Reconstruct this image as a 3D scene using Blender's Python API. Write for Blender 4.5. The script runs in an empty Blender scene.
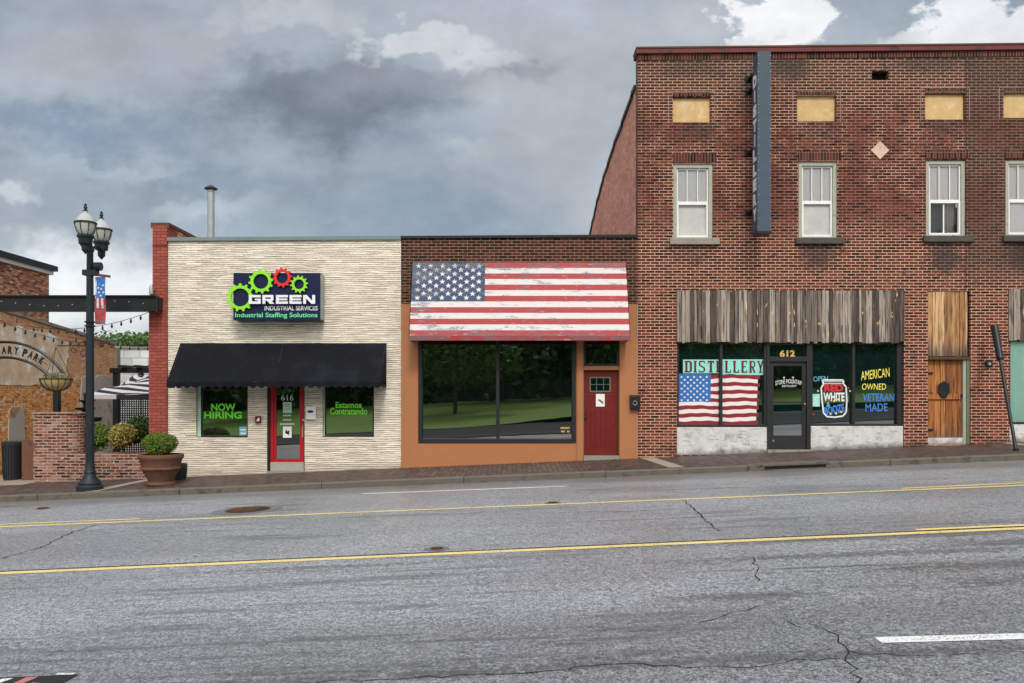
import bpy, bmesh, math, random
from mathutils import Vector, Matrix
random.seed(7)
PI = math.pi
scn = bpy.context.scene
COL = scn.collection
F, D0, EYE, HZ = 800.0, 19.0, 1.6, 398.0      # focal length in pixels, camera to facade, eye height, horizon row
def X(px, d=D0): return (px - 512) * d / F
def Z(py, d=D0): return EYE + (HZ - py) * d / F
SL = 0.041                                     # the street climbs to the right
def lean(x): return SL * max(-40, min(40, x))
def ROADZ(x): return -0.125 + lean(x)
def WALKZ(x, y): return 0.05 + 0.05 * max(-2.4, min(0, y)) / 2.4 + lean(x)
def onroad(px, py, up=0.0):
    a = (px - 512) / F; b = (HZ - py) / F
    d = (EYE + 0.125) / (SL * a - b)
    return Vector((a * d, d - D0, ROADZ(a * d) + up))

# ------------------------------------------------------------------ node helpers
class G:
    def __init__(s, tree): s.t = tree; s.n = tree.nodes; s.l = tree.links
    def node(s, ty, **kw):
        n = s.n.new(ty)
        for k, v in kw.items(): setattr(n, k, v)
        return n
    def put(s, sock, v):
        if isinstance(v, bpy.types.NodeSocket): s.l.new(v, sock)
        elif v is not None:
            if isinstance(v, (tuple, list)) and len(v) == 3 and sock.type == 'RGBA': v = (*v, 1)
            sock.default_value = v
    def m(s, op, a, b=None, c=None, clamp=False):
        n = s.node('ShaderNodeMath', operation=op, use_clamp=clamp)
        s.put(n.inputs[0], a)
        if b is not None: s.put(n.inputs[1], b)
        if c is not None: s.put(n.inputs[2], c)
        return n.outputs[0]
    def mix(s, f, a, b, bl='MIX'):
        n = s.node('ShaderNodeMix', data_type='RGBA', blend_type=bl)
        s.put(n.inputs[0], f); s.put(n.inputs[6], a); s.put(n.inputs[7], b)
        return n.outputs[2]
    def ramp(s, f, pts, interp='LINEAR'):
        n = s.node('ShaderNodeValToRGB'); r = n.color_ramp; r.interpolation = interp
        while len(r.elements) < len(pts): r.elements.new(0.5)
        for e, (p, c) in zip(r.elements, pts):
            e.position = p; e.color = (*c, 1) if not isinstance(c, (int, float)) else (c, c, c, 1)
        s.put(n.inputs[0], f); return n.outputs[0]
    def noise(s, v, sc, det=3, rough=.55, dist=0):
        n = s.node('ShaderNodeTexNoise'); s.put(n.inputs['Vector'], v)
        n.inputs['Scale'].default_value = sc; n.inputs['Detail'].default_value = det
        n.inputs['Roughness'].default_value = rough; n.inputs['Distortion'].default_value = dist
        return n.outputs[0]
    def step(s, v, a, b):
        n = s.node('ShaderNodeMapRange', interpolation_type='SMOOTHSTEP')
        s.put(n.inputs[0], v); n.inputs[1].default_value = a; n.inputs[2].default_value = b
        return n.outputs[0]
    def pos(s):
        g = s.node('ShaderNodeNewGeometry'); q = s.node('ShaderNodeSeparateXYZ')
        s.l.new(g.outputs['Position'], q.inputs[0])
        return g.outputs['Position'], q.outputs[0], q.outputs[1], q.outputs[2]
    def xyz(s, a, b, c):
        n = s.node('ShaderNodeCombineXYZ')
        for i, v in enumerate((a, b, c)): s.put(n.inputs[i], v)
        return n.outputs[0]
    def scale(s, v, sc):
        n = s.node('ShaderNodeVectorMath', operation='MULTIPLY'); s.put(n.inputs[0], v); n.inputs[1].default_value = sc
        return n.outputs[0]
    def island(s): return s.node('ShaderNodeNewGeometry').outputs['Random Per Island']

def newmat(name):
    m = bpy.data.materials.new(name); m.use_nodes = True
    g = G(m.node_tree); b = m.node_tree.nodes['Principled BSDF']
    return m, g, b
def finish(g, b, col, rough, h=None, hs=.5, hd=.01):
    g.put(b.inputs['Base Color'], col); g.put(b.inputs['Roughness'], rough)
    if h is not None:
        n = g.node('ShaderNodeBump'); n.inputs['Strength'].default_value = hs; n.inputs['Distance'].default_value = hd
        g.put(n.inputs['Height'], h); g.l.new(n.outputs[0], b.inputs['Normal'])

def paint(name, col, rough=.5, var=.25, sc=6, bump=.15, dirt=None, metal=0, spec=None):
    m, g, b = newmat(name); P, x, y, z = g.pos()
    n1 = g.noise(P, sc, 5, .6); n2 = g.noise(P, sc * 9, 3, .6)
    f = g.m('MULTIPLY_ADD', n1, var * 2, 1 - var)
    f = g.m('MULTIPLY', f, g.m('MULTIPLY_ADD', n2, var, 1 - var / 2))
    c = g.mix(1, (*col, 1), g.xyz(f, f, f), 'MULTIPLY')
    if dirt: c = g.mix(g.step(n1, .52, .7), c, (*dirt, 1))
    finish(g, b, c, g.m('MULTIPLY_ADD', n1, .3, rough - .15), n2, bump, .01)
    b.inputs['Metallic'].default_value = metal
    b.inputs['Specular IOR Level'].default_value = spec if spec is not None else .28
    return m

def brick(name, ramp, mortar, bw=.212, bh=.0703, ms=.009, stains=(), stain_col=(.035, .03, .028), wob=.003, off=.5, spots=None, extra=None, soldier=False, bump=.8, bdist=.012, big=.35):
    m, g, b = newmat(name); P, x, y, z = g.pos()
    u = g.m('ADD', x, y)
    w1 = g.m('MULTIPLY_ADD', g.noise(P, 2.2, 2), wob * 2, 0.0)
    w2 = g.m('MULTIPLY_ADD', g.noise(P, 14, 2), wob * 2.2, 0.0)
    v = g.m('ADD', z, g.m('ADD', w1, w2))
    vec = g.xyz(u, v, 0)
    def bt():
        n = g.node('ShaderNodeTexBrick'); g.put(n.inputs['Vector'], vec)
        n.inputs['Scale'].default_value = 1; n.inputs['Mortar Size'].default_value = ms
        n.inputs['Mortar Smooth'].default_value = .35; n.inputs['Brick Width'].default_value = bw
        n.inputs['Row Height'].default_value = bh; n.offset = off
        n.inputs['Bias'].default_value = 0
        n.inputs['Color1'].default_value = (0, 0, 0, 1); n.inputs['Color2'].default_value = (1, 1, 1, 1); n.inputs['Mortar'].default_value = (.5, .5, .5, 1)
        return n
    n = bt()
    tint = n.outputs[0]; fac = n.outputs[1]
    col = g.ramp(tint, ramp)
    fine = g.noise(P, 60, 4, .7)
    lg = g.noise(P, .9, 5, .6)
    md = g.noise(P, 5, 4, .65)
    k = g.m('MULTIPLY', g.m('MULTIPLY_ADD', fine, .8, .6), g.m('MULTIPLY_ADD', lg, big * 2, 1 - big))
    col = g.mix(1, col, g.xyz(k, k, k), 'MULTIPLY')
    mk = g.m('MULTIPLY_ADD', md, .9, .5)
    mc = g.mix(1, (*mortar, 1), g.xyz(mk, mk, mk), 'MULTIPLY')
    # mortar lost or blackened in places
    lost = g.step(g.noise(P, 3.1, 4, .7), .56, .68)
    mc = g.mix(g.m('MULTIPLY', g.step(g.noise(P, 26, 2), .64, .70), .6), mc, (.85, .72, .58, 1)) if ms > .0095 and not spots else mc
    mc = g.mix(g.m('MULTIPLY', lost, .65), mc, g.mix(.5, col, (*stain_col, 1)))
    if extra: col, mc = extra(g, x, y, z, col, mc, lg, md)
    c = g.mix(fac, col, mc)
    if spots:
        c = g.mix(g.step(g.noise(P, 9, 3, .5), .66, .72), c, (*spots, 1))
    tot = None
    for (sx, sz, rx, rz, st) in stains:
        a = g.m('DIVIDE', g.m('SUBTRACT', x, sx), rx); e = g.m('DIVIDE', g.m('SUBTRACT', z, sz), rz)
        dd = g.m('SQRT', g.m('ADD', g.m('MULTIPLY', a, a), g.m('MULTIPLY', e, e)))
        mm = g.m('MULTIPLY', g.step(g.m('ADD', dd, g.m('MULTIPLY_ADD', md, 1.2, -.6)), 1.1, .3), st)
        tot = mm if tot is None else g.m('MAXIMUM', tot, mm)
    if tot is not None: c = g.mix(tot, c, g.mix(.25, (*stain_col, 1), c))
    h = g.m('ADD', g.m('MULTIPLY', fac, -1.0), g.m('MULTIPLY_ADD', fine, .45, g.m('MULTIPLY', tint, .35)))
    finish(g, b, c, .88, h, bump, bdist)
    b.inputs['Specular IOR Level'].default_value = .25
    return m

# ------------------------------------------------------------------ materials
M = {}
def main_extra(g, x, y, z, col, mc, lg, md):
    # newer orange bricks low down by the shop fronts, browner sooty bricks on the right hand bay, black top courses
    n = g.m('MULTIPLY_ADD', md, .5, -.25)
    low = g.step(g.m('ADD', z, n), 4.6, 3.7)
    col = g.mix(g.m('MULTIPLY', low, .5), col, g.mix(1, col, (1.75, 1.25, 1.1, 1), 'MULTIPLY'))
    bay = g.m('MULTIPLY', g.step(g.m('ADD', x, g.m('MULTIPLY', n, .1)), 10.70, 10.85), g.step(g.m('ADD', z, n), 4.1, 4.9))
    col = g.mix(g.m('MULTIPLY', bay, .5), col, (.045, .027, .021, 1))
    mc = g.mix(g.m('MULTIPLY', bay, .75), mc, (.15, .11, .08, 1))
    top = g.step(g.m('ADD', z, g.m('MULTIPLY', n, 4.2)), 8.3, 9.7)
    col = g.mix(g.m('MULTIPLY', top, .7), col, (.035, .022, .018, 1))
    mc = g.mix(g.m('MULTIPLY', top, .3), mc, (.22, .16, .1, 1))
    # mortar has gone from a broad patch between the windows
    a = g.step(g.m('ADD', lg, n), .38, .56)
    mid = g.m('MULTIPLY', g.step(z, 5.0, 6.2), g.step(z, 9.2, 8.0))
    mc = g.mix(g.m('MULTIPLY', g.m('MULTIPLY', a, mid), .85), mc, (.20, .085, .06, 1))
    return col, mc
def sill_stains():
    L = []
    for px, py, s in ((818, 268, .8), (945, 272, .95), (1024, 268, .8), (692, 262, .35)):
        L.append((X(px), Z(py - 14), .55, .55, min(1, s * 1.15)))
    for px, py, rx, rz, s in ((790, 66, .7, .5, .9), (700, 130, .6, .3, .6), (690, 68, 1.2, .3, .6), (818, 128, .6, .3, .5), (945, 127, .6, .25, .5), (930, 62, 1.2, .35, .7), (690, 450, .9, .13, .8), (915, 446, .5, .12, .8), (1000, 442, .7, .1, .7), (752, 90, .5, 1.0, .5)):
        L.append((X(px), Z(py), rx, rz, s))
    return L
RR = [(0, (.012, .005, .005)), (.25, (.045, .012, .010)), (.6, (.085, .020, .016)), (.85, (.135, .036, .025)), (1, (.05, .012, .010))]
M['brick_main'] = brick('red brick', RR, (.62, .37, .25), stains=sill_stains(), extra=main_extra, ms=.0105, big=.3)
M['soldier'] = brick('standing brick', RR, (.22, .14, .10), bw=.0703, bh=.24, off=0, ms=.008)
M['brick_brown'] = brick('brown brick', [(0, (.015, .005, .004)), (.5, (.045, .013, .009)), (1, (.085, .023, .015))], (.30, .19, .12), ms=.008, stains=((-2.3, 4.6, .5, .8, .3),))
M['brick_side'] = brick('salmon side brick', [(0, (.50, .21, .15)), (.5, (.62, .28, .20)), (1, (.72, .36, .27))], (.42, .20, .15), ms=.006, bump=.4, stains=((3, 9.2, .6, .5, .4),))
M['brick_pillar'] = brick('red painted brick', [(0, (.25, .058, .042)), (1, (.34, .085, .062))], (.13, .028, .02), ms=.006, bh=.075, bump=.7, bdist=.01, big=.12)
M['brick_rough'] = brick('rough mixed brick', [(0, (.12, .04, .02)), (.4, (.42, .13, .06)), (.7, (.62, .25, .12)), (1, (.75, .5, .33))], (.25, .19, .14), ms=.012, spots=(.05, .03, .03), bump=1)
M['brick_planter'] = brick('whitewashed red brick', [(0, (.03, .012, .01)), (.35, (.17, .045, .03)), (.75, (.27, .075, .045)), (1, (.36, .20, .15))], (.42, .34, .28), ms=.014, wob=.008, spots=(.6, .52, .46), bump=1, bdist=.02)
def park_extra(g, x, y, z, col, mc, lg, md):
    n = g.m('MULTIPLY_ADD', md, 1.4, -.7)
    pv = g.xyz(x, y, g.m('MULTIPLY', z, 1.6)); q1 = g.noise(pv, 2.6, 6, .75); q2 = g.noise(pv, 11, 4, .75)
    v1 = g.step(q1, .54, .60); v2 = g.step(q2, .45, .38)
    col = g.mix(g.m('MULTIPLY', v1, .75), col, (.95, .78, .58, 1)); mc = g.mix(g.m('MULTIPLY', v1, .8), mc, (.9, .78, .62, 1))
    col = g.mix(g.m('MULTIPLY', v2, .7), col, (.22, .07, .03, 1)); mc = g.mix(g.m('MULTIPLY', v2, .7), mc, (.14, .07, .04, 1))
    pale = g.step(g.m('ADD', g.m('ADD', z, n), g.m('MULTIPLY', y, .06)), 2.3, 2.7)
    col = g.mix(g.m('MULTIPLY', pale, .6), col, (.62, .36, .25, 1))
    return col, mc
M['brick_park'] = brick('old orange brick', [(0, (.42, .12, .03)), (.3, (.90, .30, .05)), (.7, (.95, .42, .10)), (1, (.92, .62, .32))], (.62, .40, .2), ms=.012, wob=.01, extra=park_extra, spots=(.07, .045, .03), bump=1, bdist=.02)
def plaster_mat():
    m, g, b = newmat('peeling plaster'); P, x, y, z = g.pos()
    n = g.noise(P, 1.6, 5, .6); f = g.noise(P, 22, 4, .65)
    c = g.ramp(n, [(.36, (.66, .46, .28)), (.5, (.78, .60, .42)), (.55, (.80, .64, .48)), (.59, (.92, .91, .88))])
    k = g.m('MULTIPLY_ADD', f, .6, .7)
    finish(g, b, g.mix(1, c, g.xyz(k, k, k), 'MULTIPLY'), .9, f, .5, .02); return m
M['plaster'] = plaster_mat()
M['render_grey'] = paint('old grey render', (.46, .43, .38), .9, .35, 2.5, .5, dirt=(.34, .17, .06))
# painted split-face stone of the cream front: thin long courses
def cream_mat():
    m, g, b = newmat('cream painted split stone'); P, x, y, z = g.pos()
    w = g.m('MULTIPLY_ADD', g.noise(g.scale(P, (1.0, 1.5, 3)), 1.6, 4, .6), .075, 0)
    v = g.m('ADD', z, w)
    t = g.m('DIVIDE', v, .0505); fr = g.m('FRACT', t); row = g.m('FLOOR', t)
    line = g.step(g.m('ABSOLUTE', g.m('SUBTRACT', fr, .5)), .27, .46)
    wn = g.node('ShaderNodeTexWhiteNoise', noise_dimensions='2D')
    g.put(wn.inputs['Vector'], g.xyz(row, g.m('FLOOR', g.m('ADD', g.m('MULTIPLY', x, 2.6), g.m('MULTIPLY', row, .37))), 0)); rv = wn.outputs[0]
    fine = g.noise(g.scale(P, (9, 9, 40)), 1, 4, .7)
    crag = g.noise(g.scale(P, (5, 5, 13)), 1, 5, .72, .6)
    big = g.noise(g.scale(P, (1, 1, .5)), .9, 4)
    mask = g.m('MULTIPLY', line, g.step(g.noise(g.scale(P, (2.2, 2.2, 34)), 1, 4, .65), .36, .56))
    base = g.ramp(big, [(.3, (.68, .61, .495)), (.7, (.81, .745, .625))]); kk = g.m('MULTIPLY_ADD', rv, .3, .82); base = g.mix(1, base, g.xyz(kk, kk, kk), 'MULTIPLY')
    c = g.mix(g.m('MULTIPLY', mask, .85), base, (.15, .12, .085, 1))
    c = g.mix(g.m('MULTIPLY', g.step(crag, .57, .72), .30), c, (.30, .25, .18, 1))
    rust = g.m('MULTIPLY', g.step(z, 5.0, 5.35), g.step(g.noise(g.scale(P, (1.5, 1, 14)), 1.5, 3), .5, .66))
    c = g.mix(g.m('MULTIPLY', rust, .5), c, (.40, .22, .10, 1))
    foot = g.m('MULTIPLY', g.step(g.m('SUBTRACT', z, g.m('MULTIPLY', x, SL)), .30, .02), g.m('MULTIPLY_ADD', fine, .8, .1))
    c = g.mix(foot, c, (.24, .2, .15, 1))
    h = g.m('ADD', g.m('MULTIPLY', line, -1.0), g.m('ADD', g.m('MULTIPLY', rv, .7), g.m('MULTIPLY', crag, 1.3)))
    finish(g, b, c, .75, h, .8, .014); return m
M['cream'] = cream_mat()
M['stucco'] = paint('orange stucco', (.37, .158, .072), .9, .10, 1.3, .5)
M['concrete'] = paint('weathered concrete', (.27, .25, .21), .9, .3, 3, .5, dirt=(.13, .12, .1))
M['kerb'] = paint('worn kerb concrete', (.115, .10, .08), .75, .45, 3.2, .6, dirt=(.055, .05, .045))
def knee_mat():
    m, g, b = newmat('peeling white concrete'); P, x, y, z = g.pos()
    a = g.noise(P, 5, 6, .7); c2 = g.noise(P, 30, 4, .7); s = g.noise(g.scale(P, (1.5, 1, 7)), 2, 5, .7)
    c = g.ramp(a, [(.3, (.30, .30, .28)), (.46, (.52, .52, .51)), (.6, (.60, .60, .60))])
    ft = g.m('SUBTRACT', z, g.m('MULTIPLY', x, SL)); c = g.mix(g.m('MULTIPLY', g.step(g.m('ADD', ft, g.m('MULTIPLY', a, .25)), .34, .16), .85), c, (.10, .09, .075, 1))
    c = g.mix(g.step(s, .55, .66), c, (.27, .27, .25, 1)); c = g.mix(g.step(c2, .66, .72), c, (.1, .1, .09, 1))
    finish(g, b, c, .85, a, .5, .02); return m
M['knee'] = knee_mat()
M['black'] = paint('black metal paint', (.013, .015, .017), .4, .3, 5, .1)
M['bluegrey'] = paint('dark blue grey post paint', (.012, .019, .025), .45, .3, 5, .15)
M['darkframe'] = paint('dark bronze aluminium', (.024, .024, .026), .45, .2, 3, .05)
M['blackframe'] = paint('black window frame', (.02, .022, .024), .4, .2, 3, .05)
M['canvas'] = paint('black canvas', (.0085, .0092, .012), .8, .6, 1.1, .3, dirt=(.014, .015, .021), spec=.08)
M['red'] = paint('red door paint', (.40, .010, .020), .4, .15, 3, .1)
M['darkred'] = paint('dark red door paint', (.14, .012, .010), .45, .15, 4, .15)
M['white'] = paint('white paint', (.74, .74, .72), .55, .12, 4, .1)
M['oldwhite'] = paint('old white window paint', (.36, .37, .31), .7, .3, 7, .3, dirt=(.26, .25, .22))
M['paper'] = paint('white paper', (.75, .77, .74), .7, .05, 3, .02)
M['greenpaper'] = paint('pale green paper', (.40, .60, .48), .7, .1, 9, .02)
M['teal'] = paint('teal paint on glass', (.28, .66, .58), .6, .15, 7, .1)
M['tealsheet'] = paint('turquoise curtain', (.60, .97, .84), .7, .15, 2, .1)
M['kick'] = paint('grey kick plate', (.33, .33, .29), .5, .2, 6, .1)
M['jamb'] = paint('weathered green jamb', (.13, .15, .10), .7, .3, 6, .3)
M['lime'] = paint('lime vinyl', (.16, .80, .05), .5, .08, 3, 0)
M['limegear'] = paint('lime gear enamel', (.24, .66, .03), .4, .08, 3, 0)
M['signgreen'] = paint('mint letters', (.15, .72, .30), .5, .08, 3, 0)
M['redgear'] = paint('red gear enamel', (.62, .03, .03), .4, .08, 3, 0)
M['navy'] = paint('navy sign face', (.004, .010, .050), .4, .15, 2, .02)
M['signsilver'] = paint('silver letters', (.72, .74, .78), .35, .08, 3, 0)
M['steel'] = paint('galvanised steel', (.36, .38, .38), .45, .3, 5, .1, metal=.5)
M['vsign'] = paint('slate blue sheet metal', (.055, .078, .108), .5, .2, 1.2, .1)
M['fascia'] = paint('faded red fascia', (.14, .035, .035), .7, .35, 1.5, .3, dirt=(.04, .03, .03))
M['greycap'] = paint('blue grey coping metal', (.16, .21, .22), .45, .2, 1.5, .1)
M['tan'] = paint('tan board', (.56, .39, .18), .8, .3, 6, .2, dirt=(.62, .48, .32))
M['pinktile'] = paint('pale stone diamond', (.62, .45, .34), .8, .25, 12, .3, dirt=(.45, .33, .25))
M['yellow'] = paint('gold numerals', (.66, .42, .12), .45, .1, 3, 0)
M['w_yellow'] = paint('yellow window paint', (.85, .72, .14), .7, .15, 30, 0)
M['w_blue'] = paint('blue window paint', (.05, .20, .62), .7, .25, 30, 0)
M['w_red'] = paint('red window paint', (.52, .03, .04), .7, .3, 30, 0)
M['w_white'] = paint('white window paint', (.74, .76, .76), .7, .15, 30, 0)
M['w_cyan'] = paint('pale blue window paint', (.14, .42, .55), .7, .3, 20, 0)
M['maroon'] = paint('maroon letters', (.11, .02, .02), .6, .1, 5, 0)
M['terracotta'] = paint('weathered terracotta', (.15, .07, .045), .85, .4, 5, .5, dirt=(.085, .05, .038))
M['capglass'] = paint('frosted lamp cap', (.40, .41, .40), .3, .1, 9, 0)
M['soil'] = paint('dark planting soil', (.05, .035, .025), .95, .3, 15, .5)
M['coco'] = paint('coconut fibre liner', (.42, .30, .13), .95, .3, 30, .7)
M['plastic'] = paint('dark bin plastic', (.025, .03, .032), .45, .2, 4, .1)
M['trunk'] = paint('bark', (.11, .085, .06), .9, .35, 7, .8)
M['rust'] = paint('rusty iron', (.10, .045, .02), .75, .4, 8, .3)
M['hole'] = paint('dark void', (.006, .006, .006), .9, .1, 3, 0)
M['markred'] = paint('faded red road paint', (.36, .14, .14), .8, .3, 9, .1)
M['curtain'] = paint('pale net curtain', (.93, .94, .97), .85, .015, 2, .1)
M['plasticfilm'] = paint('cloudy plastic film', (.46, .455, .45), .6, .25, 4, .3)
M['room'] = paint('dim room', (.10, .12, .15), .9, .3, 2, 0)

def leaf_mat(name, ramp, trans=.15):
    m, g, b = newmat(name); r = g.island(); P, x, y, z = g.pos()
    c = g.ramp(g.m('ADD', g.m('MULTIPLY', r, .7), g.m('MULTIPLY', g.noise(P, 3, 2), .35)), ramp)
    finish(g, b, c, .55); b.inputs['Specular IOR Level'].default_value = .3
    t = g.node('ShaderNodeBsdfTranslucent'); g.put(t.inputs[0], c)
    mx = g.node('ShaderNodeMixShader'); mx.inputs[0].default_value = trans
    g.l.new(b.outputs[0], mx.inputs[1]); g.l.new(t.outputs[0], mx.inputs[2])
    g.l.new(mx.outputs[0], g.n['Material Output'].inputs[0]); return m
M['leaf'] = leaf_mat('tree leaves', [(0, (.03, .07, .015)), (.5, (.08, .16, .035)), (1, (.16, .26, .06))], .3)
M['boxwood'] = leaf_mat('box leaves', [(0, (.02, .045, .006)), (.5, (.09, .16, .015)), (1, (.26, .34, .045))])
M['shrubdark'] = leaf_mat('dark shrub leaves', [(0, (.012, .03, .01)), (.5, (.04, .085, .02)), (1, (.11, .18, .05))])
M['shrubgold'] = leaf_mat('golden variegated leaves', [(0, (.04, .05, .01)), (.45, (.28, .24, .05)), (1, (.80, .66, .26))])
M['drypl'] = leaf_mat('dry basket leaves', [(0, (.10, .10, .04)), (1, (.3, .3, .18))])

def glass_mat(name, tint, ior=1.75, rough=.012):
    m, g, b = newmat(name); P, x, y, z = g.pos()
    finish(g, b, (*tint, 1), rough, g.noise(g.scale(P, (.8, .8, .5)), 1, 2), .05, .02)
    b.inputs['IOR'].default_value = ior; return m
M['glass'] = glass_mat('dark shop glass', (.003, .004, .005), 3.6)
M['glass_teal'] = glass_mat('dark teal shop glass', (.004, .014, .015), 3.2)
def clear_mat():
    m, g, b = newmat('clear window glass')
    fr = g.node('ShaderNodeFresnel'); fr.inputs[0].default_value = 1.45
    t = g.node('ShaderNodeBsdfTransparent'); gl = g.node('ShaderNodeBsdfGlossy'); gl.inputs['Roughness'].default_value = .03
    mx = g.node('ShaderNodeMixShader'); g.l.new(fr.outputs[0], mx.inputs[0])
    g.l.new(t.outputs[0], mx.inputs[1]); g.l.new(gl.outputs[0], mx.inputs[2]); g.l.new(mx.outputs[0], g.n['Material Output'].inputs[0]); return m
M['clear'] = clear_mat()
def globe_mat():
    m, g, b = newmat('ribbed lamp glass'); P, x, y, z = g.pos()
    finish(g, b, (.62, .63, .58, 1), .2); b.inputs['Transmission Weight'].default_value = .35; return m
M['globe'] = globe_mat()

def wood_mat(name, ramp, raw=None, rawt=.66, vert=True, dark=None):
    m, g, b = newmat(name); P, x, y, z = g.pos(); r = g.island()
    q = g.xyz(g.m('ADD', g.m('MULTIPLY', x, 26), g.m('MULTIPLY', r, 50)), y, g.m('MULTIPLY', z, 1.3))
    gr = g.noise(q, 1, 5, .65, .4)
    kn = g.noise(g.xyz(g.m('ADD', g.m('MULTIPLY', x, 7), g.m('MULTIPLY', r, 30)), y, g.m('MULTIPLY', z, 1.6)), 1, 3, .6, .8)
    c = g.ramp(g.m('ADD', g.m('MULTIPLY', r, .45), g.m('MULTIPLY', gr, .6)), ramp)
    k = g.step(gr, .34, .52); kk = g.m('MULTIPLY_ADD', k, .78, .22)
    c = g.mix(1, c, g.xyz(kk, kk, kk), 'MULTIPLY')
    if raw: c = g.mix(g.m('MULTIPLY', g.step(kn, rawt, rawt + .04), .9), c, (*raw, 1))
    if dark: c = g.mix(g.m('MULTIPLY', g.step(g.m('ADD', z, g.m('MULTIPLY', gr, 1.0)), dark + .95, dark + .35), .85), c, (.05, .045, .04, 1))
    finish(g, b, c, .8, gr, .6, .012); return m
M['plank'] = wood_mat('silvered barn board', [(.15, (.014, .011, .010)), (.38, (.075, .054, .043)), (.55, (.19, .152, .125)), (.7, (.38, .325, .27)), (.85, (.16, .115, .08)), (1, (.10, .075, .06))], raw=(.75, .53, .25), rawt=.64)
M['newwood'] = wood_mat('golden board', [(.15, (.11, .045, .018)), (.45, (.36, .17, .065)), (.8, (.62, .40, .20))], dark=Z(352))
M['doorwood'] = wood_mat('orange stained door wood', [(.15, (.08, .025, .008)), (.5, (.30, .10, .022)), (.85, (.50, .21, .055))], dark=Z(437.5) - .1)

def stripe_mat(name, col):
    m, g, b = newmat(name); P, x, y, z = g.pos()
    a = g.noise(g.scale(P, (2.2, 2.2, 9)), 1.2, 6, .72); s = g.noise(P, 45, 3, .7)
    top = g.m('MAXIMUM', g.m('MULTIPLY', g.step(z, 4.3, 4.8), .10), g.m('MULTIPLY', g.step(z, 3.35, 2.95), .10))
    edge = g.m('MULTIPLY', g.step(x, -1.2, -2.3), .09)
    t = g.m('ADD', a, g.m('ADD', top, edge))
    c = g.mix(g.m('MULTIPLY', g.step(t, .545, .66), g.step(s, .36, .58)), (*col, 1), (.10, .11, .13, 1))
    c = g.mix(g.m('MULTIPLY', g.step(g.noise(g.scale(P, (3, 3, 14)), 1.7, 5, .7), .60, .68), .35), c, (.6, .58, .6, 1))
    k = g.m('MULTIPLY_ADD', s, .35, .83); c = g.mix(1, c, g.xyz(k, k, k), 'MULTIPLY')
    finish(g, b, c, .65, s, .1, .004); return m
M['f_red'] = stripe_mat('distressed red', (.31, .020, .024))
M['f_white'] = stripe_mat('distressed white', (.57, .53, .53))
M['f_blue'] = stripe_mat('distressed navy', (.016, .035, .095))
M['f_star'] = stripe_mat('distressed star white', (.60, .60, .62))
M['p_red'] = paint('painted flag red', (.24, .02, .03), .6, .2, 12, 0)
M['p_white'] = paint('painted flag white', (.74, .70, .68), .6, .12, 12, 0)
M['p_blue'] = paint('painted flag blue', (.03, .14, .42), .6, .2, 12, 0)

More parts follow.
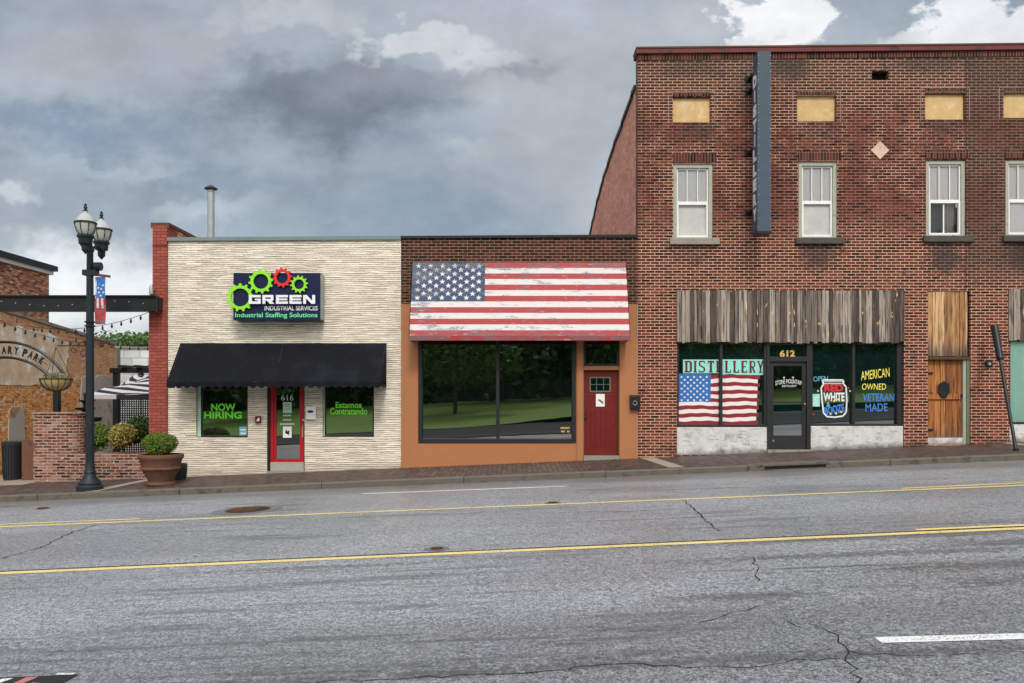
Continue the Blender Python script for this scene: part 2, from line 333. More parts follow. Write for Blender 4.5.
def asphalt_mat():
    m, g, b = newmat('old damp asphalt'); P, x, y, z = g.pos()
    fine = g.noise(P, 130, 3, .8); mid = g.noise(P, 48, 3, .8); patch = g.noise(g.scale(P, (.25, .7, 1)), 1, 5, .6)
    wear = g.noise(g.scale(P, (.16, 1.6, 1)), 1.3, 4, .65)
    vo = g.node('ShaderNodeTexVoronoi'); g.put(vo.inputs['Vector'], P); vo.inputs['Scale'].default_value = 75
    crs = g.noise(P, 17, 5, .8)
    st = g.ramp(g.m('ADD', g.m('MULTIPLY', fine, .36), g.m('ADD', g.m('MULTIPLY', mid, .42), g.m('MULTIPLY', crs, .22))), [(.41, .025), (.46, .10), (.51, .22), (.565, .50)])
    c = g.mix(g.m('MULTIPLY', g.step(vo.outputs[0], .30, .12), .5), st, (.55, .55, .54, 1))
    streak = g.m('MULTIPLY', g.step(g.noise(g.scale(P, (.35, 4.5, 1)), 1.3, 5, .72), .49, .62), g.step(g.noise(g.scale(P, (.22, .5, 1)), 1, 2), .44, .60))
    k = g.m('MULTIPLY', g.m('MULTIPLY_ADD', patch, .3, .85), g.m('MULTIPLY_ADD', g.m('MULTIPLY', streak, g.step(mid, .35, .6)), -.6, 1.0))
    k = g.m('MULTIPLY', k, g.m('MULTIPLY_ADD', g.step(g.m('SUBTRACT', -12.6, y), -.3, .5), -.22, 1.0))
    c = g.mix(1, c, g.xyz(g.m('MULTIPLY', k, .97), k, g.m('MULTIPLY', k, 1.05)), 'MULTIPLY')
    # the strip next to the kerb is older and browner
    c = g.mix(g.m('MULTIPLY', g.step(g.m('ADD', y, g.m('MULTIPLY', patch, .5)), -3.6, -2.9), .5), c, (.09, .08, .07, 1))
    wet = g.step(g.m('MULTIPLY_ADD', g.noise(g.scale(P, (.16, .55, 1)), 1, 4, .55), .8, g.m('MULTIPLY', patch, .2)), .60, .42)
    r = g.m('MULTIPLY_ADD', wet, -.14, .50)
    tot = None
    for (qx, qy, rx, ry) in ((3.6, -10.9, 2.6, .16), (5.2, -11.6, 2.4, .22), (1.9, -12.35, .8, .16), (4.2, -10.0, 3.2, .22), (5.5, -12.2, 2.0, .3), (.9, -9.95, .9, .12), (-2.0, -10.45, 1.6, .10), (1.6, -13.9, 3.0, .12), (6.5, -10.6, 3.0, .35)):
        a_ = g.m('DIVIDE', g.m('SUBTRACT', x, qx), rx); e_ = g.m('DIVIDE', g.m('SUBTRACT', y, qy), ry)
        d_ = g.m('SQRT', g.m('ADD', g.m('MULTIPLY', a_, a_), g.m('MULTIPLY', e_, e_)))
        nz = g.m('MULTIPLY_ADD', streak, -.5, g.m('MULTIPLY_ADD', crs, 3.0, -1.5))
        q_ = g.step(g.m('ADD', d_, nz), 1.15, .35); tot = q_ if tot is None else g.m('MAXIMUM', tot, q_)
    c = g.mix(g.m('MULTIPLY', tot, .55), c, (.035, .036, .034, 1))
    kw = g.m('MULTIPLY_ADD', wet, -.12, 1.06); c = g.mix(1, c, g.xyz(kw, kw, kw), 'MULTIPLY')
    finish(g, b, c, r, g.m('ADD', fine, g.m('MULTIPLY', mid, 1.2)), .35, .005)
    b.inputs['Specular IOR Level'].default_value = .9; return m
M['asphalt'] = asphalt_mat()
def roadpaint(name, col):
    m, g, b = newmat(name); P, x, y, z = g.pos()
    f = g.noise(P, 60, 4, .75); q = g.noise(g.scale(P, (.8, 5, 1)), 2, 3)
    c = g.mix(g.step(g.m('ADD', f, g.m('MULTIPLY', q, .35)), .72, .80), (*col, 1), (.14, .14, .13, 1))
    finish(g, b, c, .55, f, .4, .004); return m
M['r_yellow'] = roadpaint('worn yellow road paint', (.76, .58, .22))
M['r_white'] = roadpaint('worn white road paint', (.72, .72, .70))
def paver_mat():
    m, g, b = newmat('brown brick pavers'); P, x, y, z = g.pos()
    n = g.node('ShaderNodeTexBrick'); g.put(n.inputs['Vector'], g.xyz(y, x, 0))
    for k, q in (('Scale', 1), ('Mortar Size', .008), ('Mortar Smooth', .3), ('Brick Width', .22), ('Row Height', .11), ('Bias', 0)): n.inputs[k].default_value = q
    n.inputs['Color1'].default_value = (0, 0, 0, 1); n.inputs['Color2'].default_value = (1, 1, 1, 1)
    c = g.ramp(n.outputs[0], [(0, (.045, .030, .025)), (.5, (.075, .047, .037)), (1, (.115, .072, .055))])
    c = g.mix(g.m('MULTIPLY', n.outputs[1], .85), c, (.02, .016, .014, 1))
    f = g.noise(P, 3, 5, .7); k = g.m('MULTIPLY_ADD', f, .9, .5); c = g.mix(1, c, g.xyz(k, k, k), 'MULTIPLY')
    c = g.mix(g.m('MULTIPLY', g.step(g.noise(P, 7, 5, .75), .6, .7), .5), c, (.20, .16, .12, 1))
    finish(g, b, c, .6, g.m('MULTIPLY', n.outputs[1], -1), .8, .01); return m
M['paver'] = paver_mat()
M['walkconc'] = paint('pale path concrete', (.30, .25, .20), .85, .3, 3, .4, dirt=(.17, .13, .11))
M['grass'] = paint('mown grass', (.16, .26, .045), .9, .35, 1.5, .8, dirt=(.10, .18, .03))
M['darkroad'] = paint('dark side street asphalt', (.05, .05, .05), .9, .4, 1.2, .3, spec=.1)
M['hillgreen'] = paint('wooded hillside', (.025, .045, .015), .95, .5, .6, .8)  # colour of the unseen bank added to block the sky
M['sootsill'] = paint('sooty stone', (.075, .068, .06), .9, .45, 5, .4)
M['earth'] = paint('ground earth', (.12, .10, .08), .95, .3, .5, .3)
M['patch'] = paint('patched concrete collar', (.15, .15, .15), .6, .3, 20, .5)
M['tar'] = paint('crack filler', (.018, .017, .016), .7, .2, 20, .1)
M['block'] = brick('white painted block', [(0, (.34, .37, .36)), (1, (.54, .57, .56))], (.24, .26, .25), bw=.8, bh=.4, ms=.02, bump=.5)
M['u_black'] = paint('black umbrella cloth', (.02, .02, .025), .8, .2, 4, 0)
M['u_white'] = paint('white umbrella cloth', (.5, .49, .5), .8, .1, 4, 0)

# ------------------------------------------------------------------ mesh helpers
def lnk(o): COL.objects.link(o); return o
def root_loc(p):
    v = Vector((0, 0, 0))
    while p is not None: v += p.location; p = p.parent
    return v
class MB:
    def __init__(s): s.v = []; s.f = []; s.mi = []; s.cur = 0
    def poly(s, pts):
        b = len(s.v); s.v += [Vector(p) for p in pts]; s.f.append(tuple(range(b, b + len(pts)))); s.mi.append(s.cur)
    def quad(s, a, b, c, d): s.poly((a, b, c, d))
    def hexa(s, p):   # 8 points: bottom 0-3 ccw, top 4-7
        b = len(s.v); s.v += [Vector(q) for q in p]
        for f in ((3, 2, 1, 0), (4, 5, 6, 7), (0, 1, 5, 4), (1, 2, 6, 5), (2, 3, 7, 6), (3, 0, 4, 7)):
            s.f.append(tuple(b + i for i in f)); s.mi.append(s.cur)
    def box(s, x0, x1, y0, y1, z0, z1):
        x0, x1 = min(x0, x1), max(x0, x1); z0, z1 = min(z0, z1), max(z0, z1); y0, y1 = min(y0, y1), max(y0, y1)
        s.hexa([(x0, y0, z0), (x1, y0, z0), (x1, y1, z0), (x0, y1, z0), (x0, y0, z1), (x1, y0, z1), (x1, y1, z1), (x0, y1, z1)])
    def prism(s, pts, y0, y1):   # outline in x,z (ccw seen from the front), extruded y0 (front) to y1
        n = len(pts); b = len(s.v)
        s.v += [Vector((p[0], y0, p[1])) for p in pts] + [Vector((p[0], y1, p[1])) for p in pts]
        s.f.append(tuple(range(b, b + n))); s.mi.append(s.cur)
        s.f.append(tuple(range(b + 2 * n - 1, b + n - 1, -1))); s.mi.append(s.cur)
        for i in range(n):
            j = (i + 1) % n
            s.f.append((b + i, b + n + i, b + n + j, b + j)); s.mi.append(s.cur)
    def bar(s, p, q, w, h=None, up=(0, 0, 1)):
        p, q = Vector(p), Vector(q); h = h or w; t = (q - p).normalized(); u = Vector(up)
        if abs(t.dot(u)) > .98: u = Vector((0, 1, 0))
        r = t.cross(u).normalized(); u = r.cross(t).normalized(); r *= w / 2; u *= h / 2
        s.hexa([p - r - u, p + r - u, q + r - u, q - r - u, p - r + u, p + r + u, q + r + u, q - r + u])
    def tube(s, pts, r, n=8, r1=None):
        pts = [Vector(p) for p in pts]; b = len(s.v); m = len(pts)
        for i, p in enumerate(pts):
            t = (pts[min(i + 1, m - 1)] - pts[max(i - 1, 0)]).normalized()
            u = Vector((0, 0, 1)) if abs(t.z) < .9 else Vector((1, 0, 0))
            a = t.cross(u).normalized(); c = t.cross(a)
            rr = r if r1 is None else r + (r1 - r) * i / (m - 1)
            for k in range(n):
                an = 2 * PI * k / n; s.v.append(p + a * rr * math.cos(an) + c * rr * math.sin(an))
        for i in range(m - 1):
            for k in range(n):
                k2 = (k + 1) % n
                s.f.append((b + i * n + k, b + i * n + k2, b + (i + 1) * n + k2, b + (i + 1) * n + k)); s.mi.append(s.cur)
        s.f.append(tuple(b + k for k in range(n))[::-1]); s.mi.append(s.cur)
        s.f.append(tuple(b + (m - 1) * n + k for k in range(n))); s.mi.append(s.cur)
    def lathe(s, cx, cy, prof, n=20, a0=0, sq=1.0):
        b = len(s.v); m = len(prof)
        for (r, z) in prof:
            for k in range(n):
                an = a0 + 2 * PI * k / n; s.v.append(Vector((cx + r * math.cos(an), cy + r * sq * math.sin(an), z)))
        for i in range(m - 1):
            for k in range(n):
                k2 = (k + 1) % n
                s.f.append((b + i * n + k, b + i * n + k2, b + (i + 1) * n + k2, b + (i + 1) * n + k)); s.mi.append(s.cur)
        s.f.append(tuple(b + k for k in range(n))[::-1]); s.mi.append(s.cur)
        s.f.append(tuple(b + (m - 1) * n + k for k in range(n))); s.mi.append(s.cur)
    def build(s, name, mats, parent=None, loc=None, smooth=False, bevel=0, label=None):
        me = bpy.data.meshes.new(name); o = bpy.data.objects.new(name, me); lnk(o)
        base = Vector((0, 0, 0))
        if parent is not None: o.parent = parent; base = root_loc(parent)
        elif loc is not None: o.location = loc; base = Vector(loc)
        me.from_pydata([v - base for v in s.v], [], s.f)
        for m in (mats if isinstance(mats, (list, tuple)) else [mats]): me.materials.append(M[m])
        me.polygons.foreach_set('material_index', s.mi)
        if smooth:
            me.polygons.foreach_set('use_smooth', [True] * len(s.f))
            try: me.set_sharp_from_angle(angle=math.radians(38))
            except Exception: pass
        me.update()
        if bevel:
            d = o.modifiers.new('edge', 'BEVEL'); d.width = bevel; d.segments = 2; d.limit_method = 'ANGLE'
        if label: o['label'] = label
        return o

def thing(name, label, cat, loc=(0, 0, 0), group=None):
    o = bpy.data.objects.new(name, None); lnk(o); o.location = loc; o.empty_display_size = .2
    return tag(o, label, cat, group)
def tag(o, label, cat, group=None):
    o['label'] = label; o['category'] = cat
    if group: o['group'] = group
    return o
def struct(o, kind='structure'): o['kind'] = kind; return o

def text(s, x0, x1, z0, z1, y, mat, parent, name='lettering', bold=0, shear=0, sx=None, thick=.004, rot=0, side=None, arc=None, sp=1.0):
    cu = bpy.data.curves.new('t', 'FONT'); cu.body = s; cu.offset = bold; cu.shear = shear; cu.extrude = 0; cu.resolution_u = 4; cu.space_character = sp
    t = bpy.data.objects.new('t', cu); COL.objects.link(t); bpy.context.view_layer.update()
    me = bpy.data.meshes.new_from_object(t.evaluated_get(bpy.context.evaluated_depsgraph_get()))
    bpy.data.objects.remove(t); bpy.data.curves.remove(cu)
    bx0 = min(v.co.x for v in me.vertices); bx1 = max(v.co.x for v in me.vertices)
    by0 = min(v.co.y for v in me.vertices); by1 = max(v.co.y for v in me.vertices)
    base = root_loc(parent); mb = MB(); W, H = x1 - x0, z1 - z0; cx, cz = (x0 + x1) / 2, (z0 + z1) / 2
    pts = []
    for v in me.vertices:
        u = (v.co.x - bx0) / (bx1 - bx0) * W - W / 2; w = (v.co.y - by0) / (by1 - by0) * H - H / 2
        if arc:  w = w + arc * (1 - (2 * u / W) ** 2)
        if rot: u, w = u * math.cos(rot) - w * math.sin(rot), u * math.sin(rot) + w * math.cos(rot)
        if side is None: pts.append(Vector((cx + u, y, cz + w)))
        else: pts.append(Vector((side, y - u, cz + w)))       # on a face that looks towards -x, x0/x1 give the width only
    mb.v = pts; mb.f = [tuple(p.vertices) for p in me.polygons]; mb.mi = [0] * len(mb.f)
    bpy.data.meshes.remove(me)
    return mb.build(name, mat, parent)

# walls with openings: front sheet at y0, reveals going back by dep
def facade(mb, x0, x1, zb, zt0, zt1, ops, y0=0.0, dep=.25):
    xs = sorted({x0, x1, *[max(x0, min(x1, o[0])) for o in ops], *[max(x0, min(x1, o[1])) for o in ops]})
    zs = sorted({zb, *[o[2] for o in ops if o[2] > zb], *[o[3] for o in ops]})
    zt = lambda x: zt0 + (zt1 - zt0) * (x - x0) / (x1 - x0)
    zs = [z for z in zs if z < min(zt0, zt1)] + [None]
    for i in range(len(xs) - 1):
        a, b = xs[i], xs[i + 1]
        if b - a < 1e-6: continue
        for j in range(len(zs) - 1):
            c, d = zs[j], zs[j + 1]
            m = ((a + b) / 2, (c + (d if d is not None else min(zt0, zt1))) / 2)
            if any(o[0] < m[0] < o[1] and o[2] < m[1] < o[3] for o in ops): continue
            mb.quad((a, y0, c), (b, y0, c), (b, y0, d if d is not None else zt(b)), (a, y0, d if d is not None else zt(a)))
    for (a, b, c, d) in [o[:4] for o in ops]:
        a, b, c = max(a, x0), min(b, x1), max(c, zb); e = y0 + dep
        mb.quad((a, y0, c), (a, y0, d), (a, e, d), (a, e, c)); mb.quad((b, y0, c), (b, e, c), (b, e, d), (b, y0, d))
        mb.quad((a, y0, d), (b, y0, d), (b, e, d), (a, e, d))
        mb.quad((a, y0, c), (a, e, c), (b, e, c), (b, y0, c))
    mb.quad((x0, y0, zb), (x0, y0, zt0), (x0, y0 + .3, zt0), (x0, y0 + .3, zb)); mb.quad((x1, y0, zb), (x1, y0 + .3, zb), (x1, y0 + .3, zt1), (x1, y0, zt1))
    mb.quad((x0, y0, zt0), (x1, y0, zt1), (x1, y0 + .3, zt1), (x0, y0 + .3, zt0)); mb.quad((x0, y0 + .3, zt0 - 1.2), (x0, y0 + .3, zt0), (x1, y0 + .3, zt1), (x1, y0 + .3, zt1 - 1.2))
def ring(mb, x0, x1, z0, z1, w, y0, y1, wb=None, wt=None):
    wb = wb or w; wt = wt or w
    mb.box(x0, x0 + w, y0, y1, z0, z1); mb.box(x1 - w, x1, y0, y1, z0, z1)
    mb.box(x0 + w, x1 - w, y0, y1, z1 - wt, z1); mb.box(x0 + w, x1 - w, y0, y1, z0, z0 + wb)
def star(mb, cx, cz, r, y, inner=.42):
    mb.poly([(cx + (r if k % 2 == 0 else r * inner) * math.sin(k * PI / 5), y, cz + (r if k % 2 == 0 else r * inner) * math.cos(k * PI / 5)) for k in range(10)][::-1])

# ------------------------------------------------------------------ the ground, road and walks
def sheet(name, mat, x0, x1, y0, y1, zf, nx=1, ny=1, kind='structure'):
    mb = MB()
    xs = sorted({x0, x1, *[q for q in (-40, 40) if x0 < q < x1]}); ys = [y0 + (y1 - y0) * j / ny for j in range(ny + 1)]
    for i in range(len(xs) - 1):
        for j in range(ny):
            mb.poly([(xs[i], ys[j], zf(xs[i], ys[j])), (xs[i + 1], ys[j], zf(xs[i + 1], ys[j])), (xs[i + 1], ys[j + 1], zf(xs[i + 1], ys[j + 1])), (xs[i], ys[j + 1], zf(xs[i], ys[j + 1]))])
    o = mb.build(name, mat); o['kind'] = kind; return o
sheet('ground', 'earth', -900, 900, -900, 900, lambda x, y: -.20 + lean(x))
sheet('road', 'asphalt', -300, 300, -17.3, -2.4, lambda x, y: ROADZ(x))
sheet('sidewalk', 'paver', -300, 300, -2.25, .02, lambda x, y: WALKZ(x, y))
sheet('park_paving', 'walkconc', -30, -8.3, .021, 30, lambda x, y: .045 + lean(x))
def kerb(name, y0, y1, top):
    mb = MB(); rnd = random.Random(3); x = -60.0
    f = -1
    while x < 60:
        L = 2.95; a, b = x + .006, x + L - .006; t = rnd.uniform(-.004, .004)
        zt = lambda q: top(q) + t
        zz = lambda q: ROADZ(q) - .05
        bev = .025
        mb.poly([(a, y0, zz(a)), (b, y0, zz(b)), (b, y0, zt(b) - bev), (a, y0, zt(a) - bev)])
        mb.poly([(a, y0, zt(a) - bev), (b, y0, zt(b) - bev), (b, y0 + bev, zt(b)), (a, y0 + bev, zt(a))])
        mb.poly([(a, y0 + bev, zt(a)), (b, y0 + bev, zt(b)), (b, y1, zt(b)), (a, y1, zt(a))])
        mb.poly([(a, y0, zz(a)), (a, y0, zt(a) - bev), (a, y0 + bev, zt(a)), (a, y1, zt(a)), (a, y1, zz(a))])
        mb.poly([(b, y0, zz(b)), (b, y1, zz(b)), (b, y1, zt(b)), (b, y0 + bev, zt(b)), (b, y0, zt(b) - bev)])
        x += L
    return struct(mb.build(name, 'kerb'))
kerb('kerb', -2.4, -2.245, lambda q: lean(q) + .004)
# concrete bands across the brick walk and along the planter
mb = MB()
def band(x0t, x0b, w, yb=-2.25, yt=.0):
    up = .004
    mb.poly([(x0b, yb, WALKZ(x0b, yb) + up), (x0b + w, yb, WALKZ(x0b + w, yb) + up), (x0t + w, yt, WALKZ(x0t + w, yt) + up), (x0t, yt, WALKZ(x0t, yt) + up)])
band(X(640), X(640) + .25, .33); band(X(1002), X(1012), .25)
band(-8.55, -8.95, .28, -2.25, -.1); band(-14.5, -14.5, 3.1, -.35, .0)
band(-8.1, -8.1, 5.3, -.12, .0)
struct(mb.build('sidewalk_band', 'walkconc'))
# painted road lines
def ribbon(mb, pts, w, up):
    pts = [Vector(p) for p in pts]
    for p, q in zip(pts, pts[1:]):
        t = (q - p).normalized(); n = Vector((-t.y, t.x, 0)) * w / 2
        a, b, c, d = p - n, q - n, q + n, p + n
        mb.poly([(v.x, v.y, ROADZ(v.x) + up) for v in (a, b, c, d)])
def pline(px, w): 
    return [onroad(a, b) for a, b in px]
def ext(p, q, f0, f1): return [p + (q - p) * f0, p + (q - p) * f1]
mb = MB(); a, b = onroad(0, 573.5), onroad(1024, 528.5)
ribbon(mb, [a + (a - b) * 2, b + (b - a) * 2], .135, .004)
sm = MB(); o_ = Vector((0, .115, 0)); ribbon(sm, [a + (a - b) * 2 + o_, b + (b - a) * 2 + o_], .035, .003); struct(sm.build('road_seam', 'tar'))
c, d = onroad(916, 530), onroad(1024, 525.3); ribbon(mb, [c, c + (d - c) * 8], .10, .0045)
struct(mb.build('road_marking', 'r_yellow'))
mb = MB(); a, b = onroad(0, 527), onroad(1024, 485.5)
ribbon(mb, [a + (a - b) * 1.3, b + (b - a) * 1.3], .11, .004)
c, d = onroad(902, 488.6), onroad(1024, 483); ribbon(mb, [c, c + (d - c) * 12], .10, .0045)
c, d = onroad(140, 519), onroad(0, 524.6); ribbon(mb, [c, c + (d - c) * 8], .10, .0045)
struct(mb.build('road_marking', 'r_yellow'))
mb = MB(); c, d = onroad(878, 640.5), onroad(1024, 636.5); ribbon(mb, [c, d, d + (d - c) * 1.4], .125, .004)
struct(mb.build('road_marking', 'r_white'))
mb = MB(); c, d = onroad(362, 494), onroad(567, 486.3); ribbon(mb, [c, d], .10, .004)
struct(mb.build('road_marking', 'r_white'))
# cracks
def crack(px, w, seed):
    rnd = random.Random(seed); pts = [onroad(*p) for p in px]; out = []
    for p, q in zip(pts, pts[1:]):
        n = max(3, int((q - p).length / .09))
        for i in range(n):
            v = p.lerp(q, i / n); s = .028
            out.append(v + Vector((rnd.uniform(-s, s), rnd.uniform(-s, s), 0)))
    out.append(pts[-1]); mb = MB()
    t0 = None
    for i, (p, q) in enumerate(zip(out, out[1:])):
        t = (q - p).normalized(); n = Vector((-t.y, t.x, 0)); k = w * rnd.uniform(.35, 1.0)
        if t0 is None: t0 = (p - n * k / 2, p + n * k / 2)
        t1 = (q - n * k / 2, q + n * k / 2)
        mb.poly([(v.x, v.y, ROADZ(v.x) + .0035) for v in (t0[0], t1[0], t1[1], t0[1])]); t0 = t1
    return struct(mb.build('road_crack', 'tar'))
crack([(812, 624), (838, 636), (845, 652), (852, 668), (862, 690)], .017, 1)
crack([(845, 652), (905, 656), (980, 655)], .012, 2)
crack([(843, 659), (800, 660), (755, 667), (700, 668), (640, 664), (575, 668), (545, 671), (500, 675), (440, 677), (330, 682), (210, 686)], .015, 3)
crack([(682, 499), (700, 515), (718, 531)], .026, 4)
crack([(753, 558), (757, 570), (758, 582)], .016, 5)
crack([(0, 559), (40, 548), (70, 533), (100, 524)], .024, 6)
crack([(700, 622), (740, 612), (785, 600)], .012, 7)
crack([(790, 622), (806, 629)], .010, 8)

def disc(px, py, r, up=.005): c = onroad(px, py); return c, r
def manhole(px, py, r, label, ring_r, patch=True):
    c = onroad(px, py); t = thing('manhole_cover', label, 'manhole cover', (c.x, c.y, ROADZ(c.x)), 'iron covers set in the road')
    def dsk(rad, up, n=28, jag=0, h=0):
        mb = MB(); rnd = random.Random(int(px)); pts = []
        for k in range(n):
            rr = rad * (1 + rnd.uniform(-jag, jag)); a = 2 * PI * k / n; x, y = c.x + rr * math.cos(a), c.y + rr * math.sin(a)
            pts.append((x, y, ROADZ(x) + up))
        mb.poly(pts); return mb
    if patch: dsk(ring_r, .0045, 28, .07).build('apron', 'patch', t)
    dsk(r * 1.12, .008).build('rim', 'rust', t); m = dsk(r, .011); m.build('lid', 'tar', t)
    mb = MB()
    for k in range(-3, 4):
        y = c.y + k * r * .24; h = math.sqrt(max(0, (r * .9) ** 2 - (y - c.y) ** 2))
        mb.box(c.x - h, c.x + h, y - r * .04, y + r * .04, ROADZ(c.x) + .0, ROADZ(c.x) + .018)
    mb.build('tread', 'rust', t); return t
manhole(248, 510, .34, 'large dark round manhole cover in the far lane on a patched apron', .56)
manhole(437, 549, .07, 'small rusty valve cover just above the near yellow line', .15)
manhole(553, 503, .08, 'small rusty valve cover touching the far yellow line', .14)
manhole(43, 508.5, .10, 'tiny dark valve cover in the road before the lamp post', .14)
# painted cover at the very corner of the frame
c = onroad(22, 681); t = thing('utility_cover', 'square road utility cover daubed with white and red paint at the bottom edge', 'utility cover', (c.x, c.y, ROADZ(c.x)))
mb = MB(); mb.hexa([(c.x + a, c.y + b, ROADZ(c.x + a) + h) for h in (-.02, .006) for a, b in ((-.32, -.2), (.30, -.2), (.33, .07), (-.28, .07))]); mb.build('lid', 'tar', t)
def dab(pts, mat):
    mb = MB(); mb.poly([(c.x + a, c.y + b, ROADZ(c.x + a) + .0085) for a, b in pts]); mb.build('paint_mark', mat, t)
dab([(-.28, -.16), (-.17, -.16), (-.08, .04), (-.15, .04)], 'r_white'); dab([(-.04, -.16), (.03, -.16), (.08, .05), (.0, .05)], 'markred')
dab([(.10, -.15), (.20, -.17), (.22, -.10), (.11, -.07)], 'r_white'); dab([(.17, .075), (.30, .065), (.30, .10), (.18, .11)], 'r_white')
# kerb inlet
x0, x1 = X(765, 16.6), X(826, 16.6)
t = thing('storm_drain', 'dark kerb inlet slot under a stained concrete lid before the glass shop door', 'storm drain', ((x0 + x1) / 2, -2.4, ROADZ((x0 + x1) / 2)))
mb = MB(); mb.hexa([(x, y, ROADZ(x) + h) for h in (.03, .085) for x, y in ((x0, -2.406), (x1, -2.406), (x1, -2.30), (x0, -2.30))]); mb.build('slot', 'hole', t)
mb = MB(); mb.hexa([(x, y, ROADZ(x) + h) for h in (.088, .134) for x, y in ((x0 - .1, -2.412), (x1 + .1, -2.412), (x1 + .1, -2.0), (x0 - .1, -2.0))]); mb.build('lid', 'kerb', t, bevel=.008)

# ------------------------------------------------------------------ cream office front
c0, c1 = X(168), X(401)
bld = thing('office_building', 'low cream split-stone shop with a black awning over its red door', 'building', (c0, 0, -.3))
zcl, zcr = Z(240), Z(238.5)
OL = (X(196), X(247.8), Z(437.6), Z(376)); OD = (X(267), X(304.6), Z(472), Z(376)); OR = (X(322.5), X(374), Z(437), Z(376))
mb = MB(); facade(mb, c0, c1, -1.5, zcl, zcr, [OL, OD, OR], 0, .22)
mb.box(c0, c1, .301, 13, -1.5, 4.7); mb.box(c0, c0 + .25, .31, 12.9, 4.7, 5.2); mb.box(c1 - .25, c1, .31, 12.9, 4.7, 5.2)
mb.build('wall', 'cream', bld)
mb = MB(); mb.hexa([(x, y, z + h) for h in (-.03, .055) for x, y, z in ((c0 - .02, -.05, zcl), (c1 + .0, -.05, zcr), (c1, .34, zcr), (c0 - .02, .34, zcl))]); mb.build('coping', 'greycap', bld)
d = 24; px = X(211, d); zt = Z(190, d)
mb = MB(); mb.lathe(px, 5, [(.1, 4.6), (.1, zt)], 16); ch = mb.build('chimney', 'steel', bld, smooth=True)
mb = MB(); mb.lathe(px, 5, [(.13, zt), (.19, zt + .02), (.19, zt + .05), (.02, zt + .15)], 16); mb.build('cap', 'black', ch, smooth=True)
def shop_window(parent, O, fr, gl, w=.05, yg=.13, name='window', silver=None):
    a, b, c, d = O; mb = MB(); ring(mb, a + .003, b - .003, c + .003, d - .003, w, yg - .05, yg + .06)
    f = mb.build(name, fr, parent, bevel=.004)
    mb = MB(); mb.box(a + w, b - w, yg, yg + .012, c + w, d - w); mb.build('pane', gl, f)
    return f
wl = shop_window(bld, OL, 'darkframe', 'glass', .045); wr = shop_window(bld, OR, 'darkframe', 'glass', .045)
mb = MB(); mb.box(OL[0] + .01, OL[0] + .09, .06, .078, OL[2] + .02, OL[3]); mb.build('side_trim', 'greenpaper', wl)
mb = MB(); mb.box(OR[0] + .01, OR[0] + .035, .06, .078, OR[2] + .02, OR[3]); mb.build('side_trim', 'greenpaper', wr)
yl = .125; k = (D0 + yl) / D0
def TX(p): return X(p, D0 + yl)
def TZ(p): return Z(p, D0 + yl)
text('NOW', TX(211), TX(235.5), TZ(411), TZ(403.5), yl, 'lime', wl, bold=.034); text('HIRING', TX(204), TX(241.8), TZ(418.6), TZ(411.6), yl, 'lime', wl, bold=.034)
text('Estamos', TX(335.5), TX(361.5), TZ(408), TZ(402), yl, 'lime', wr, bold=.028); text('Contratando', TX(329.8), TX(367.3), TZ(414.6), TZ(407.8), yl, 'lime', wr, bold=.028)
mb = MB(); mb.box(TX(239.5), TX(247), yl - .002, yl, TZ(437), TZ(426.5)); st = mb.build('sticker', 'w_cyan', wl)
mb = MB(); mb.box(TX(240.6), TX(246), yl - .004, yl - .002, TZ(434), TZ(432.6)); mb.box(TX(240.6), TX(246), yl - .004, yl - .002, TZ(430.5), TZ(429)); mb.build('sticker_print', 'paper', wl)
# door 616
a, b, c, dd = OD; dr = thing('x', 'x', 'x'); bpy.data.objects.remove(dr)
mb = MB(); ring(mb, a + .06, b - .03, c + .02, dd - .01, .075, .06, .15, .05, .09)
dr = mb.build('door', 'red', bld, bevel=.004)
mb = MB(); mb.box(a + .003, a + .058, .02, .16, c + .02, dd - .01); mb.build('frame', 'black', dr)
mb = MB(); mb.box(a + .138, X(275), .085, .13, Z(460), dd - .1); mb.box(X(298.8), b - .107, .085, .13, Z(460), dd - .1); mb.box(a + .138, b - .107, .08, .13, Z(462.5), Z(459.6)); mb.build('stile', 'red', dr)
mb = MB(); mb.box(X(275) + .002, X(298.8) - .002, .11, .122, Z(459.4), dd - .1); mb.build('pane', 'glass', dr)
mb = MB(); mb.box(a + .062, b - .032, .05, .13, c + .022, Z(462.4)); mb.build('kick_plate', 'kick', dr)
yl = .105
text('616', TX(281.2), TX(293.5), TZ(400.5), TZ(394.5), yl, 'w_white', dr, bold=.0)
mb = MB(); mb.box(TX(283), TX(291.6), yl - .002, yl, TZ(413), TZ(402)); mb.build('notice', 'greenpaper', dr)
mb = MB(); mb.box(TX(283), TX(291.6), yl - .002, yl, TZ(437.7), TZ(426.5)); nt = mb.build('notice', 'paper', dr)
mb = MB(); mb.prism([(TX(285), TZ(433)), (TX(289), TZ(435)), (TX(289.6), TZ(430)), (TX(287.5), TZ(431.5)), (TX(286), TZ(429))], yl - .005, yl - .003); mb.build('printed_mark', 'black', dr)
mb = MB()
for (py, q0, q1, n) in ((404.5, 284.2, 290.4, 1), (406.5, 284.2, 290.4, 1), (409, 284.2, 290.4, 1)):
    mb.box(TX(q0), TX(q1), yl - .005, yl - .003, TZ(py + .4), TZ(py))
mb.build('printed_mark', 'black', dr)
mb = MB(); rnd = random.Random(4)
for (py, q0, q1) in ((415.5, 283, 291), (419.8, 282.8, 291.5), (424, 280, 294.6)):
    x = q0
    while x < q1:
        w = rnd.uniform(.5, 1.1); mb.box(TX(x), TX(min(x + w, q1)), yl - .002, yl, TZ(py + .7), TZ(py - .7)); x += w + .35
mb.build('small_print', 'w_white', dr)
